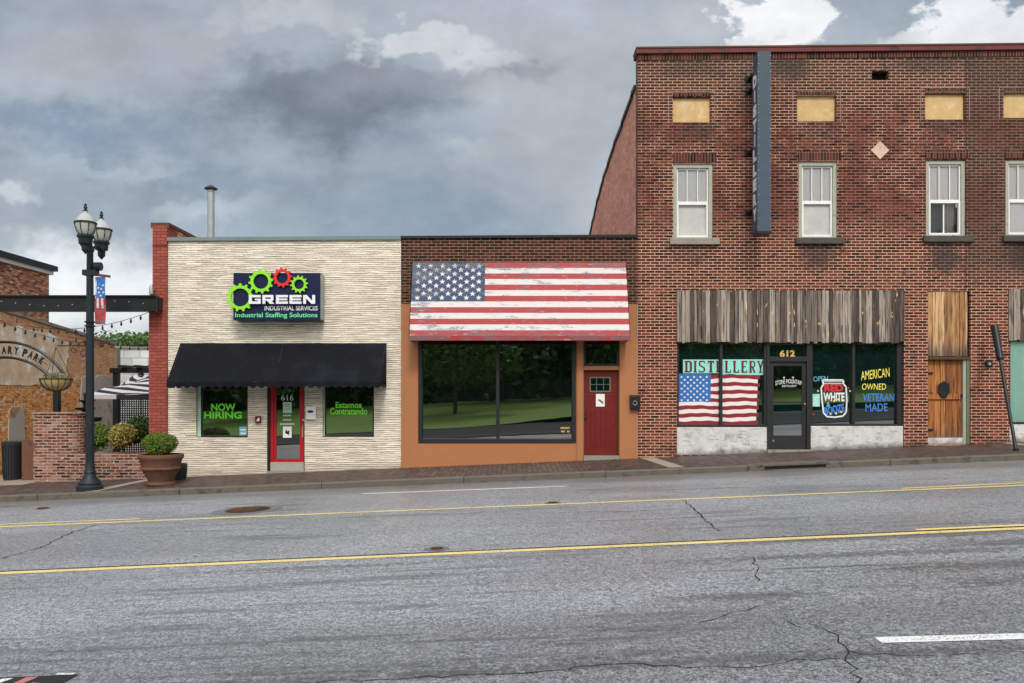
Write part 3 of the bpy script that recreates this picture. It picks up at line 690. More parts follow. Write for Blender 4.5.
mb = MB(); mb.tube([(X(303), .06, Z(420)), (X(303), .02, Z(420))], .03, 10); mb.build('lock', 'steel', dr); mb = MB(); mb.tube([(X(303.2), .06, Z(425)), (X(302.6), .0, Z(426)), (X(302.6), .0, Z(437)), (X(303.2), .06, Z(438))], .012, 8); mb.build('handle', 'steel', dr, smooth=True)
mb = MB(); mb.box(a + .0, b, -.04, .2, c - .2, c + .018); mb.build('threshold', 'concrete', bld)
# awning
aw = thing('awning', 'long black canvas awning with a scalloped valance over the cream shopfront', 'awning', (X(283), 0, Z(388)))
ax0, ax1, at = X(180.6), X(386.6), Z(343.8); yf = -.77; af = Z(381.8, D0 + yf); ab = Z(388, D0 + yf)
mb = MB(); n = 60
for i in range(n):
    for j in range(6):
        def P(u, v):
            x = ax0 + (ax1 - ax0) * u; sag = .025 * math.sin(v * PI) * (1 + .5 * math.sin(u * 37)) + .008 * math.sin(u * 90 + v * 5)
            return (x, -.02 + (yf + .02) * v + sag * .5, at + (af - at) * v - sag)
        mb.quad(P(i / n, (j + 1) / 6), P((i + 1) / n, (j + 1) / 6), P((i + 1) / n, j / 6), P(i / n, j / 6))
mb.poly([(ax0, -.02, at), (ax0, -.02, af - .05), (ax0, yf, af)]); mb.poly([(ax1, -.02, at), (ax1, yf, af), (ax1, -.02, af - .05)])
mb.build('canvas', 'canvas', aw, smooth=True)
mb = MB(); ns = 26
def scallop(p, q, cnt):
    p, q = Vector(p), Vector(q)
    for i in range(cnt):
        for k in range(6):
            u0, u1 = (i + k / 6) / cnt, (i + (k + 1) / 6) / cnt
            h0 = .045 * math.sin(PI * k / 6); h1 = .045 * math.sin(PI * (k + 1) / 6)
            A, B = p.lerp(q, u0), p.lerp(q, u1)
            wv = Vector((0, -.012 * math.sin(u0 * 80), 0))
            dz = af - ab - .045
            mb.quad(A - Vector((0, 0, dz + h0)) + wv, B - Vector((0, 0, dz + h1)) + wv, B, A)
scallop((ax0, yf - .002, af), (ax1, yf - .002, af), ns); scallop((ax1, yf, af), (ax1, -.02, af), 3); scallop((ax0, -.02, af), (ax0, yf, af), 3)
mb.build('valance', 'canvas', aw)
mb = MB()
for x in (ax0 + .03, (ax0 + ax1) / 2, ax1 - .03): mb.tube([(x, -.03, at - .04), (x, yf + .02, af - .04)], .012, 6); mb.tube([(x, -.03, af - .04), (x, yf + .02, af - .04)], .012, 6)
mb.tube([(ax0 + .03, yf + .02, af - .02), (ax1 - .03, yf + .02, af - .02)], .012, 6); mb.box(ax0, ax1, -.03, 0, at - .02, at + .015)
mb.build('frame', 'black', aw)
# sign board with gears
ds = 18.6; yf = ds - D0
sg = thing('gear_sign', 'navy box sign with lime and red gears on the cream wall above the awning', 'sign', (X(277, ds), 0, Z(320, ds)))
mb = MB(); mb.box(X(233.2, ds), X(320.2, ds), yf, 0, Z(320.3, ds), Z(272.8, ds)); mb.build('sign_box', 'navy', sg, bevel=.01)
mb = MB(); mb.box(X(320.2, ds) + .001, X(320.2, ds) + .012, yf + .03, -.02, Z(319.3, ds), Z(273.8, ds)); mb.build('side_panel', 'steel', sg)
def gear(px, py, ro, rt, ri, nt, mat, y):
    cx, cz = X(px, ds), Z(py, ds); s = ds / F; mb = MB(); n = nt * 8; outer = []; inner = []
    for k in range(n):
        a = 2 * PI * k / n; ph = k % 8; r = (rt if ph in (1, 2, 3) else ro) * s
        outer.append((cx + r * math.cos(a), cz + r * math.sin(a))); inner.append((cx + ri * s * math.cos(a), cz + ri * s * math.sin(a)))
    for k in range(n):
        j = (k + 1) % n; o0, o1, i0, i1 = outer[k], outer[j], inner[k], inner[j]
        mb.quad((o0[0], y, o0[1]), (i0[0], y, i0[1]), (i1[0], y, i1[1]), (o1[0], y, o1[1]))
        mb.quad((o0[0], y, o0[1]), (o1[0], y, o1[1]), (o1[0], y + .05, o1[1]), (o0[0], y + .05, o0[1]))
        mb.quad((i0[0], y, i0[1]), (i0[0], y + .05, i0[1]), (i1[0], y + .05, i1[1]), (i1[0], y, i1[1]))
    return mb.build('gear', mat, sg)
gear(240.9, 297.7, 12.0, 14.2, 9.0, 13, 'limegear', yf - .06); gear(261.6, 281.7, 10.4, 12.4, 7.5, 12, 'limegear', yf - .062)
gear(282.9, 277.9, 8.3, 10.0, 5.7, 12, 'redgear', yf - .064).__setitem__('label', 'red gear between lime gears'); gear(299.7, 284.6, 7.1, 8.9, 4.9, 12, 'limegear', yf - .066)
def SX(p): return X(p, ds - .01)
def SZ(p): return Z(p, ds - .01)
# wide techno capitals built as strokes with a slit
def techno(word, x0, x1, z0, z1, y, mat, parent):
    mb = MB(); n = len(word); gap = .14; W = (x1 - x0) / (n + gap * 0 - 0.0); H = z1 - z0; t = .27
    S = {'G': [(0, 0, 1, t), (0, 0, t * .9, 1), (0, 1 - t, 1, 1), (.76, 0, 1, .55), (.5, .4, 1, .58)],
         'R': [(0, 0, .24, 1), (0, 1 - t, .9, 1), (.70, .42, .92, .93), (0, .36, .9, .56)],
         'E': [(0, 0, 1, t), (0, 0, .24, 1), (0, 1 - t, 1, 1), (.0, .4, .95, .6)],
         'N': [(0, 0, .24, 1), (.76, 0, 1, 1)]}
    for i, ch in enumerate(word):
        ox = x0 + i * W; w = W * .88
        for q, (a, b, c, d2) in enumerate(S[ch]):
            mb.box(ox + a * w, ox + c * w, y - .002 * q, y + .012, z0 + b * H, z0 + d2 * H)
        if ch == 'R': mb.prism([(ox + .62 * w, z0), (ox + 1.0 * w, z0), (ox + .72 * w, z0 + .4 * H), (ox + .36 * w, z0 + .4 * H)], y - .007, y + .012)
        if ch == 'N': mb.prism([(ox + .05 * w, z1 - .1 * H), (ox + .7 * w, z0), (ox + .98 * w, z0), (ox + .3 * w, z1)], y - .006, y + .012)
    return mb.build('lettering', mat, parent)
techno('GREEN', SX(249.9), SX(317.5), SZ(304.2), SZ(295.4), yf - .085, 'signsilver', sg)
text('INDUSTRIAL SERVICES', SX(264.5), SX(317.5), SZ(310.4), SZ(306), yf - .006, 'signsilver', sg, bold=.01)
text('Industrial Staffing Solutions', SX(235), SX(317.5), SZ(318.6), SZ(312.6), yf - .006, 'signgreen', sg, bold=.012)
# alarm and notice box by the door
t = thing('fire_alarm_box', 'small dark red alarm box on the cream wall left of the red door', 'alarm box', (X(258.5), 0, Z(423)))
mb = MB(); mb.box(X(255.8), X(261.4), -.07, 0, Z(422.8), Z(416.2)); mb.build('housing', 'darkred', t, bevel=.01)
mb = MB(); mb.prism([(X(257.3), Z(421)), (X(260.3), Z(421)), (X(260.3), Z(418.4)), (X(259.2), Z(417.6))], -.074, -.07); mb.build('strobe', 'paper', t)
t = thing('notice_box', 'white notice box on the cream wall right of the red door', 'notice box', (X(311), 0, Z(420)))
mb = MB(); mb.box(X(306.4), X(316.4), -.06, 0, Z(419.4), Z(406.4)); mb.build('housing', 'white', t, bevel=.01)
mb = MB(); mb.lathe(X(311), 0, [(0.0, 0), (.001, 0)], 3); mb = MB()
mb.prism([(X(311 + 3.2 * math.cos(a)), Z(411.5 - 1.3 * math.sin(a))) for a in [k * PI / 8 for k in range(16)]], -.064, -.0605); mb.build('printed_mark', 'navy', t)

# ------------------------------------------------------------------ brown building with the flag awning
b0, b1 = c1 + .004, X(637.5)
bb = thing('brown_brick_shop', 'single storey brown brick shop with orange stucco front and dark display window', 'building', (b0, 0, -.1))
zs_ = Z(304.2)
mb = MB(); facade(mb, b0, b1, zs_, Z(237.5), Z(236), [], 0, .2); mb.box(b0, b1, .301, 14, -1.5, 4.75); mb.build('wall', 'brick_brown', bb)
OW = (X(418.3), X(576), Z(443), Z(335)); ODR = (X(583.5), X(619), Z(457), Z(338))
mb = MB(); facade(mb, b0 + .003, b1 - .02, -1.5, zs_ - .003, zs_ - .003, [OW, ODR], -.03, .24)
mb.build('stucco_front', 'stucco', bb)
mb = MB(); mb.box(X(577), X(582.5), -.06, -.031, -1.5, Z(338)); mb.build('pilaster', 'stucco', bb); mb = MB(); mb.box(X(619.5), X(637), -.05, -.031, -1.5, Z(338)); mb.build('pilaster', 'stucco', bb)
mb = MB(); mb.box(b1 - .018, b1 + .004, -.04, -.003, Z(460), Z(304)); mb.build('caulk_strip', 'concrete', bb)
mb = MB(); mb.hexa([(x, y, z + h) for h in (-.03, .03) for x, y, z in ((b0, -.045, Z(237.5)), (b1, -.045, Z(236)), (b1, .34, Z(236)), (b0, .34, Z(237.5)))]); mb.build('coping', 'black', bb)
mb = MB(); a, b, c, dd = OW; ring(mb, a + .003, b - .003, c + .003, dd - .003, .09, -.05, .16, .10); mb.box(X(496), X(499.4), -.01, .14, c + .1, dd - .05)
w = mb.build('display_window', 'blackframe', bb, bevel=.006)
mb = MB(); mb.box(a + .095, X(496) - .002, .1, .112, c + .105, dd - .095); mb.build('pane', 'glass', w)
mb = MB(); mb.box(X(499.4) + .002, b - .095, .1, .112, c + .105, dd - .095); mb.build('pane', 'glass', w)
mb = MB(); rnd = random.Random(2)
for py, q0, q1 in ((428, 561, 569.5), (431.5, 561.5, 564.5), (431.5, 567.5, 569)):
    x = q0
    while x < q1: mb.box(X(x), X(x + .9), .094, .098, Z(py + 1), Z(py - .8)); x += 1.3
mb.build('small_print', 'yellow', w)
a, b, c, dd = ODR
mb = MB(); ring(mb, a + .003, b - .003, Z(366), dd - .01, .05, .0, .12); tw = mb.build('transom_window', 'blackframe', bb)
mb = MB(); mb.box(a + .055, b - .055, .06, .07, Z(366) + .05, dd - .06); mb.build('pane', 'glass', tw)
mb = MB(); mb.box(a + .003, b - .003, -.02, .13, Z(370), Z(366) - .003); mb.build('lintel', 'stucco', bb)
mb = MB(); mb.box(a + .03, b - .03, .08, .13, Z(455.3), Z(370.3)); dr = mb.build('door', 'darkred', bb)
mb = MB(); mb.box(a + .004, a + .028, .04, .14, Z(456), Z(370.3)); mb.box(b - .028, b - .004, .04, .14, Z(456), Z(370.3)); mb.build('frame', 'rust', dr)
mb = MB(); gx0, gx1, gz0, gz1 = X(589.8), X(611), Z(392), Z(376.8)
ring(mb, gx0, gx1, gz0, gz1, .03, .065, .08)
for i in (1, 2): mb.box(gx0 + (gx1 - gx0) * i / 3 - .006, gx0 + (gx1 - gx0) * i / 3 + .006, .066, .08, gz0, gz1)
mb.box(gx0, gx1, .067, .08, (gz0 + gz1) / 2 - .006, (gz0 + gz1) / 2 + .006); mb.build('door_lite_frame', 'jamb', dr)
mb = MB(); mb.box(gx0 + .03, gx1 - .03, .074, .079, gz0 + .03, gz1 - .03); mb.build('pane', 'glass_teal', dr)
mb = MB()
for i in range(4):
    u0 = X(591 + i * 5.1); mb.box(u0, u0 + .095, .07, .08, Z(447), Z(409))
mb.box(X(588), X(613), .072, .0802, Z(396), Z(394.3)); mb.build('panel', 'darkred', dr, bevel=.008)
mb = MB(); mb.box(X(596.2), X(605), .064, .0685, Z(406.6), Z(394)); nt = mb.build('notice', 'paper', dr)
mb = MB(); mb.prism([(X(598), Z(400)), (X(603.5), Z(404)), (X(603.8), Z(402)), (X(600), Z(399))], .060, .063); mb.build('printed_mark', 'jamb', dr)
mb = MB(); mb.lathe(X(585.8), 0, [(0, 0)] * 2, 3) if False else None
mb = MB(); mb.tube([(X(585.6), .08, Z(418)), (X(585.6), .02, Z(418))], .028, 10); mb.build('handle', 'black', dr, smooth=True); mb = MB(); mb.tube([(X(585.6), .08, Z(413)), (X(585.6), .05, Z(413))], .022, 10); mb.build('lock', 'black', dr)
mb = MB(); mb.box(a, b, -.06, .14, c - .3, Z(455.6)); mb.build('threshold', 'concrete', bb)
# mailbox
t = thing('mailbox', 'black wall mailbox on the orange stucco right of the dark red door', 'mailbox', (X(634), -.05, Z(411)))
mb = MB(); mb.box(X(629.5), X(639.3), -.16, -.051, Z(409.5), Z(397.2)); mb.build('housing', 'black', t, bevel=.02)
mb = MB(); mb.hexa([(X(629), -.17, Z(398)), (X(639.8), -.17, Z(398)), (X(639.8), -.051, Z(397)), (X(629), -.051, Z(397)), (X(629), -.17, Z(397)), (X(639.8), -.17, Z(397)), (X(639.8), -.051, Z(395)), (X(629), -.051, Z(395))]); mb.build('lid', 'black', t, bevel=.006)
mb = MB(); mb.tube([(X(634) + .05 * math.cos(q), -.165, Z(403) + .05 * math.sin(q)) for q in [k * PI / 6 for k in range(13)]], .008, 5); mb.build('emblem', 'steel', t)
# flag awning
fa = thing('flag_awning', 'slanted awning board painted as a worn stars and stripes flag', 'awning', (X(520), 0, Z(338)))
yf = -.64; df = D0 + yf; tx0, tx1, tz = X(412.9), X(625.7), Z(262.6); bx0, bx1, bz = X(409.9, df), X(629.9, df), Z(336.2, df)
bx0, bx1 = tx0, tx1
def FP(u, v, off=0):   # v from the top; off lifts away from the board
    nx = Vector((0, -(tz - bz), -yf * -1)).normalized(); nn = Vector((0, -(tz - bz), yf)).normalized()
    nn = Vector((0, -abs(tz - bz), abs(yf))).normalized()
    return Vector((tx0 + (tx1 - tx0) * u, yf * v - .01, tz + (bz - tz) * v)) + nn * off
mb = MB(); mb.cur = 0
def slab(u0, u1, v0, v1):
    mb.hexa([FP(u0, v1, -.03), FP(u1, v1, -.03), FP(u1, v0, -.03), FP(u0, v0, -.03), FP(u0, v1, 0), FP(u1, v1, 0), FP(u1, v0, 0), FP(u0, v0, 0)])
slab(0, 1, 0, 1); mb.build('backing_board', 'black', fa)
mb = MB(); cu = .34
for i in range(13):
    mb.cur = i % 2; u0 = cu if i < 7 else 0
    mb.quad(FP(u0, (i + 1) / 13, .004), FP(1, (i + 1) / 13, .004), FP(1, i / 13, .004), FP(u0, i / 13, .004))
mb.build('stripes', ['f_red', 'f_white'], fa)
mb = MB(); mb.quad(FP(0, 7 / 13, .004), FP(cu, 7 / 13, .004), FP(cu, 0, .004), FP(0, 0, .004)); mb.build('canton', 'f_blue', fa)
mb = MB(); LS = math.hypot(yf, tz - bz); LW = tx1 - tx0
for r in range(9):
    n = 6 if r % 2 == 0 else 5
    for cc in range(n):
        u = (cu / 12) * (2 * cc + 1 + (r % 2)); v = (7 / 13) * (r + .9) / 9.8; R = .073
        mb.poly([FP(u + (R if k % 2 == 0 else R * .42) * math.sin(k * PI / 5) / LW, v - (R if k % 2 == 0 else R * .42) * math.cos(k * PI / 5) / LS, .007) for k in range(10)][::-1])
mb.build('stars', 'f_star', fa)
mb = MB(); mb.box(tx0 - .02, tx1 + .02, yf - .03, yf + .03, bz - .10, bz - .003); mb.build('bottom_rail', 'f_red', fa)
mb = MB(); mb.poly([(tx0 - .012, 0, tz), (tx0 - .012, 0, bz - .09), (tx0 - .012, yf, bz - .09), (tx0 - .012, yf, bz)]); mb.build('side_panel', 'canvas', fa); mb = MB(); mb.poly([(tx1 + .012, 0, tz), (tx1 + .012, yf, bz), (tx1 + .012, yf, bz - .09), (tx1 + .012, 0, bz - .09)]); mb.build('side_panel', 'canvas', fa)

# ------------------------------------------------------------------ two storey red brick building
r0, r1 = b1 + .006, 16.5
rb = thing('red_brick_building', 'tall two storey red brick building with boarded openings and a glass corner shop', 'building', (r0, 0, .15))
ztl, ztr = Z(54.5), Z(50.5) ; zt_ = lambda x: ztl + (ztr - ztl) * (x - X(637)) / (X(1024) - X(637))
boards = [(672.8, 710.5, 122.2, 97), (797, 836, 121.2, 95.6), (925, 965, 119.5, 93.3), (1003.5, 1043, 117.8, 92.8)]
wins = [(673.2, 712.9, 238.9, 163.7, 202.3), (798.6, 837.3, 238.3, 161.5, 201.5), (926, 966, 236.4, 160, 200.5), (1005.5, 1045, 236, 159.5, 200)]
ops = [(X(a), X(b), Z(c), Z(d)) for a, b, c, d in boards] + [(X(a), X(b), Z(c), Z(d)) for a, b, c, d, e in wins]
ops.append((X(871.9), X(888.6), Z(80), Z(71)))
OS = (X(677), X(904.2), Z(455), Z(341)); OD2 = (X(928), X(970.5), Z(444.5), Z(291)); OB = (X(1009.6), 15.9, Z(443), Z(339))
ops += [OS, OD2, OB]
mb = MB(); facade(mb, r0, r1, -1.5, zt_(r0), zt_(r1), ops, 0, .3)
mb.box(r0 + .31, r1, .32, 30, -1.5, 6.2) ; mb.build('wall', 'brick_main', rb)
mb = MB()   # stepped side wall
ys = [.31, .8, 2.6, 4.2, 5.75, 7, 8, 9, 9.8, 10.7, 11.5, 16, 30]; hs = [9.05, 9.02, 8.92, 8.88, 8.74, 8.66, 8.48, 8.36, 8.12, 7.98, 7.72, 7.3, 7.0]
for i in range(len(ys) - 1):
    mb.hexa([(r0 + .0, ys[i], -1), (r0 + .3, ys[i], -1), (r0 + .3, ys[i + 1], -1), (r0, ys[i + 1], -1), (r0, ys[i], hs[i]), (r0 + .3, ys[i], hs[i]), (r0 + .3, ys[i + 1], hs[i + 1] + .06), (r0, ys[i + 1], hs[i + 1] + .06)])
mb.build('side_wall', 'brick_side', rb)
mb = MB()
for i in range(len(ys) - 1):
    mb.hexa([(r0 - .05, ys[i] - .02, hs[i] + .002), (r0 + .35, ys[i] - .02, hs[i] + .002), (r0 + .35, ys[i + 1] + .03, hs[i + 1] + .062), (r0 - .05, ys[i + 1] + .03, hs[i + 1] + .062), (r0 - .05, ys[i] - .02, hs[i] + .10), (r0 + .35, ys[i] - .02, hs[i] + .10), (r0 + .35, ys[i + 1] + .03, hs[i + 1] + .16), (r0 - .05, ys[i + 1] + .03, hs[i + 1] + .16)])
mb.build('side_coping', 'black', rb)
mb = MB(); mb.hexa([(x, y, zt_(x) + h) for h in (.003, .11) for x, y in ((r0 - .04, -.07), (r1, -.07), (r1, .4), (r0 - .04, .4))]); mb.build('fascia', 'fascia', rb)
mb = MB(); mb.hexa([(x, y, zt_(x) + h) for h in (.112, .15) for x, y in ((r0 - .05, -.085), (r1, -.085), (r1, .42), (r0 - .05, .42))]); mb.build('coping', 'rust', rb)
# soldier courses, frames of darker headers, boards
mb = MB()
mb.hexa([(x, y, zt_(x) + h) for h in (-.14, -.02) for x, y in ((r0 + .01, -.018), (r1, -.018), (r1, -.001), (r0 + .01, -.001))])
for a, b, c, d, e in wins: mb.box(X(a - .5), X(b + 3.5), -.012, -.001, Z(d - 1.2), Z(d - 10))
for a, b, c, d in boards: mb.box(X(a), X(b), -.01, -.001, Z(d - .8), Z(d - 4.2))
mb.build('soldier_course', 'soldier', rb)
mb = MB()
for a, b, c, d in boards:
    for x in (a - 4.6, b + 4.0): mb.box(X(x), X(x + .6), -.005, -.0005, Z(c + 1), Z(d - 5))
    mb.box(X(a - 4.6), X(b + 4.6), -.006, -.001, Z(d - 5.2), Z(d - 5.8)); mb.build('raised_mortar_line', 'concrete', rb); mb = MB()
for i, (a, b, c, d) in enumerate(boards):
    mb = MB(); mb.box(X(a) + .006, X(b) - .006, .07, .1, Z(c) + .006, Z(d) - .006); mb.build('boarded_opening', 'tan', rb)
mb = MB(); mb.box(X(871.9) + .004, X(888.6) - .004, .16, .2, Z(80), Z(71)); mb.build('vent_opening', 'hole', rb)
cx, cz, h = X(879.8), Z(150.5), 9.2 * D0 / F
mb = MB(); mb.prism([(cx - h, cz), (cx, cz - h), (cx + h, cz), (cx, cz + h)], -.02, 0); mb.build('diamond_stone', 'pinktile', rb, bevel=.005)
mb = MB(); mb.tube([(X(966), -.015, Z(54)), (X(966), -.015, Z(290))], .006, 6); mb.build('seam', 'brick_brown', rb)
def upper_window(a, b, c, d, e, mode, sill_dark):
    x0, x1, z0, z1, zr = X(a) + .003, X(b) - .003, Z(c) + .003, Z(d) - .003, Z(e)
    mb = MB(); ring(mb, x0, x1, z0, z1, .09, .03, .17, .045); w = mb.build('window', 'oldwhite', rb, bevel=.005)
    i0, i1 = x0 + .093, x1 - .093; um = MB()
    ring(um, i0, i1, zr, z1 - .093, .035, .07, .11)
    for k in (1, 2): q = i0 + (i1 - i0) * k / 3; um.box(q - .011, q + .011, .072, .11, zr + .03, z1 - .12)
    um.build('sash', 'white', w, bevel=.003)
    lm = MB(); ring(lm, i0, i1, z0 + .048, zr - .002, .045, .06, .14)
    if mode == 2: lm.box((i0 + i1) / 2 - .016, (i0 + i1) / 2 + .016, .101, .14, z0 + .09, zr - .05)
    lm.build('sash', 'white', w, bevel=.003)
    mb = MB(); mb.quad((i0 + .033, .088, zr + .033), (i1 - .033, .088, zr + .033), (i1 - .033, .088, z1 - .126), (i0 + .033, .088, z1 - .126)); mb.build('pane', 'clear', w)
    mb = MB(); mb.quad((i0 + .043, .118, z0 + .09), (i1 - .043, .118, z0 + .09), (i1 - .043, .118, zr - .045), (i0 + .043, .118, zr - .045)); mb.build('pane', 'clear' if mode != 1 else 'plasticfilm', w)
    mb = MB(); n = 40      # folded curtain
    zc = z0 + .05 if mode != 2 else zr
    for k in range(n):
        u0, u1 = k / n, (k + 1) / n; f = lambda u: .128 + .004 * math.sin(u * 25) + .003 * math.sin(u * 17)
        A, B = i0 + (i1 - i0) * u0, i0 + (i1 - i0) * u1
        mb.quad((A, f(u0), zc), (B, f(u1), zc), (B, f(u1), z1 - .05), (A, f(u0), z1 - .05))
    mb.build('curtain', 'curtain', w, smooth=True)
    if mode == 2:
        mb = MB()
        for k in range(14):
            u0, u1 = .62 + .3 * k / 14, .62 + .3 * (k + 1) / 14; f = lambda u: .22 + .03 * math.sin(u * 70)
            A, B = i0 + (i1 - i0) * u0, i0 + (i1 - i0) * u1
            mb.quad((A, f(u0), z0 + .05), (B, f(u1), z0 + .05), (B, f(u1), zr), (A, f(u0), zr))
        mb.build('curtain', 'plasticfilm', w)
        mb = MB(); mb.box(i0, i1, .27, .28, z0, zr); mb.build('dark_room', 'room', w)
    mb = MB(); mb.box(X(a - 3.6), X(b + 6), -.09, .1, Z(c + 6), Z(c) - .001); s = mb.build('sill', 'concrete' if not sill_dark else 'sootsill', rb, bevel=.008)
for q, md, sd in zip(wins, (1, 1, 2, 0), (0, 1, 1, 1)): upper_window(*q, md, sd)
# main shop front 612
a, b, c, dd = OS; yg = .16
x_m1, x_d0, x_d1, x_m2 = X(722), X(767.6), X(811.4), X(855)
kz1, kz2 = Z(427.3), Z(426.2)
mb = MB(); mb.box(a + .003, x_d0 - .003, .04, .3, -.5, kz1); mb.build('knee_wall', 'knee', rb, bevel=.01); mb = MB(); mb.box(x_d1 + .003, b - .003, .04, .3, -.5, kz2); mb.build('knee_wall', 'knee', rb, bevel=.01)
mb = MB(); ring(mb, a + .004, x_d0 - .002, kz1 + .003, dd - .003, .055, .07, .2); mb.box(x_m1 - .032, x_m1 + .032, .066, .2, kz1 + .056, dd - .06)
sf = mb.build('shop_window', 'darkframe', rb, bevel=.004, label='shop window painted with a flag and DISTILLERY')
mb = MB(); ring(mb, x_d1 + .002, b - .004, kz2 + .003, dd - .003, .055, .07, .2, .045); mb.box(b - .13, b - .056, .071, .2, kz2 + .05, dd - .06); mb.box(x_m2 - .032, x_m2 + .032, .066, .2, kz2 + .05, dd - .06)
sr = mb.build('shop_window', 'darkframe', rb, bevel=.004, label='shop window painted with a jar and slogans')
for p, q, z0, pr in ((a + .06, x_m1 - .034, kz1, sf), (x_m1 + .034, x_d0 - .06, kz1, sf), (x_d1 + .06, x_m2 - .034, kz2, sr), (x_m2 + .034, b - .135, kz2, sr)):
    mb = MB(); mb.box(p, q, yg, yg + .012, z0 + .055, dd - .06); mb.build('pane', 'glass_teal', pr)
# painted flag on the glass, DISTILLERY above it
yl = yg - .004
def TX(p): return X(p, D0 + yl)
def TZ(p): return Z(p, D0 + yl)
fx0, fx1, fz0, fz1 = TX(678.3), TX(760), TZ(425), TZ(374.8)
def wob(x, z): return z + .012 * math.sin(x * 5.1 + z * 3) + .006 * math.sin(x * 17 + z * 9)
cux = TX(710.5); N = 24; halves = (MB(), MB())
for i in range(13):
    for mb in halves: mb.cur = i % 2
    za = fz1 - (fz1 - fz0) * i / 13; zb_ = fz1 - (fz1 - fz0) * (i + 1) / 13
    s = cux if i < 7 else fx0; e = fx1 - .05 * i / 13 - (.05 if i % 2 else .0)
    for mb, g0, g1 in ((halves[0], s, min(e, x_m1 - .036)), (halves[1], max(s, x_m1 + .036), e)):
        if g1 <= g0: continue
        for k in range(N):
            p, q = g0 + (g1 - g0) * k / N, g0 + (g1 - g0) * (k + 1) / N
            mb.quad((p, yl, wob(p, zb_)), (q, yl, wob(q, zb_)), (q, yl, wob(q, za)), (p, yl, wob(p, za)))

for mb in halves: mb.build('painted_stripes', ['p_red', 'p_white'], sf)
mb = MB(); mb.poly([(fx0, yl - .001, TZ(402)), (cux, yl - .001, TZ(401.5)), (cux + .01, yl - .001, TZ(374)), (fx0, yl - .001, TZ(373.5))]); mb.build('painted_canton', 'p_blue', sf)
mb = MB()
for r in range(9):
    for k in range(5 if r % 2 == 0 else 4):
        px, py = 681.5 + k * 6.3 + (3.1 if r % 2 else 0), 377 + r * 2.9
        mb.prism([(TX(px + 1.05 * math.cos(t)), TZ(py - 1.05 * math.sin(t))) for t in [j * PI / 3 for j in range(6)]], yl - .004, yl - .002)
mb.build('painted_stars', 'p_white', sf)
mb = MB(); mb.box(TX(683), x_m1 - .036, yl, yl + .001, TZ(373.2), TZ(359.6)); mb.box(x_m1 + .036, TX(765), yl, yl + .001, TZ(375), TZ(359.4)); mb.build('painted_band', 'teal', sf)
# slab serif capitals
def serif(word, x0, x1, z0, z1, y, mat, parent):
    L = {'D': 'D', 'I': 'I'}; mb = MB(); H = z1 - z0; wts = {'I': .5}; tot = sum(wts.get(ch, 1) for ch in word); U = (x1 - x0) / tot; x = x0; t = .042; s = .018
    for i, ch in enumerate(word):
        w = U * wts.get(ch, 1); w_ = U * .72 if ch != 'I' else U * .3; ox = x + (w - w_) / 2; e = y - .0004 * (i % 2)
        def B(u0, v0, u1, v1, q=[0]): q[0] += 1; mb.box(ox + u0 * w_, ox + u1 * w_, e - .0006 * (q[0] % 5) - .001, e + .001, z0 + v0 * H, z0 + v1 * H)
        def D(u0, v0, u1, v1, wd=.24):
            mb.prism([(ox + (u0 - wd / 2) * w_, z0 + v0 * H), (ox + (u0 + wd / 2) * w_, z0 + v0 * H), (ox + (u1 + wd / 2) * w_, z0 + v1 * H), (ox + (u1 - wd / 2) * w_, z0 + v1 * H)], e - .005, e + .001)
        if ch == 'I': B(.12, 0, .88, 1); B(-.1, 0, 1.1, .1); B(-.1, .9, 1.1, 1)
        if ch == 'D': B(0, 0, .34, 1); B(-.1, 0, .7, .12); B(-.1, .88, .7, 1); B(.70, .15, 1.04, .85); D(.7, .03, .88, .17, .3); D(.88, .83, .7, .97, .3)
        if ch == 'S': B(.1, 0, .85, .11); B(.1, .89, .85, 1); B(0, .6, .25, .9); B(.75, .1, 1, .42); D(.85, .38, .15, .64, .34); B(0, .03, .12, .25); B(.88, .75, 1, .97)
        if ch == 'T': B(.32, 0, .68, 1); B(0, .87, 1, 1); B(.2, 0, .8, .09); B(0, .74, .12, 1); B(.88, .74, 1, 1)
        if ch == 'L': B(.04, 0, .40, 1); B(-.05, .91, .47, 1); B(0, 0, 1, .1); B(.88, 0, 1, .28)
        if ch == 'E': B(.02, 0, .38, 1); B(0, 0, 1, .1); B(0, .9, 1, 1); B(.2, .46, .75, .56); B(.88, 0, 1, .26); B(.88, .74, 1, 1)
        if ch == 'R': B(.02, 0, .36, 1); B(-.05, 0, .42, .09); B(0, .9, .8, 1); B(.3, .45, .8, .55); B(.74, .52, .98, .93); D(.9, 0, .5, .47, .28)
        if ch == 'Y': B(.37, 0, .63, .45); B(.2, 0, .8, .09); D(.5, .4, .12, 1, .24); D(.5, .4, .88, 1, .24); B(-.1, .91, .3, 1); B(.7, .91, 1.1, 1)
        x += w
    return mb.build('lettering', mat, parent)
serif('DISTI', TX(684), TX(719.8), TZ(372.4), TZ(360.8), yl - .002, 'maroon', sf); serif('LLERY', TX(724), TX(764.5), TZ(372.8), TZ(360.8), yl - .002, 'maroon', sf)
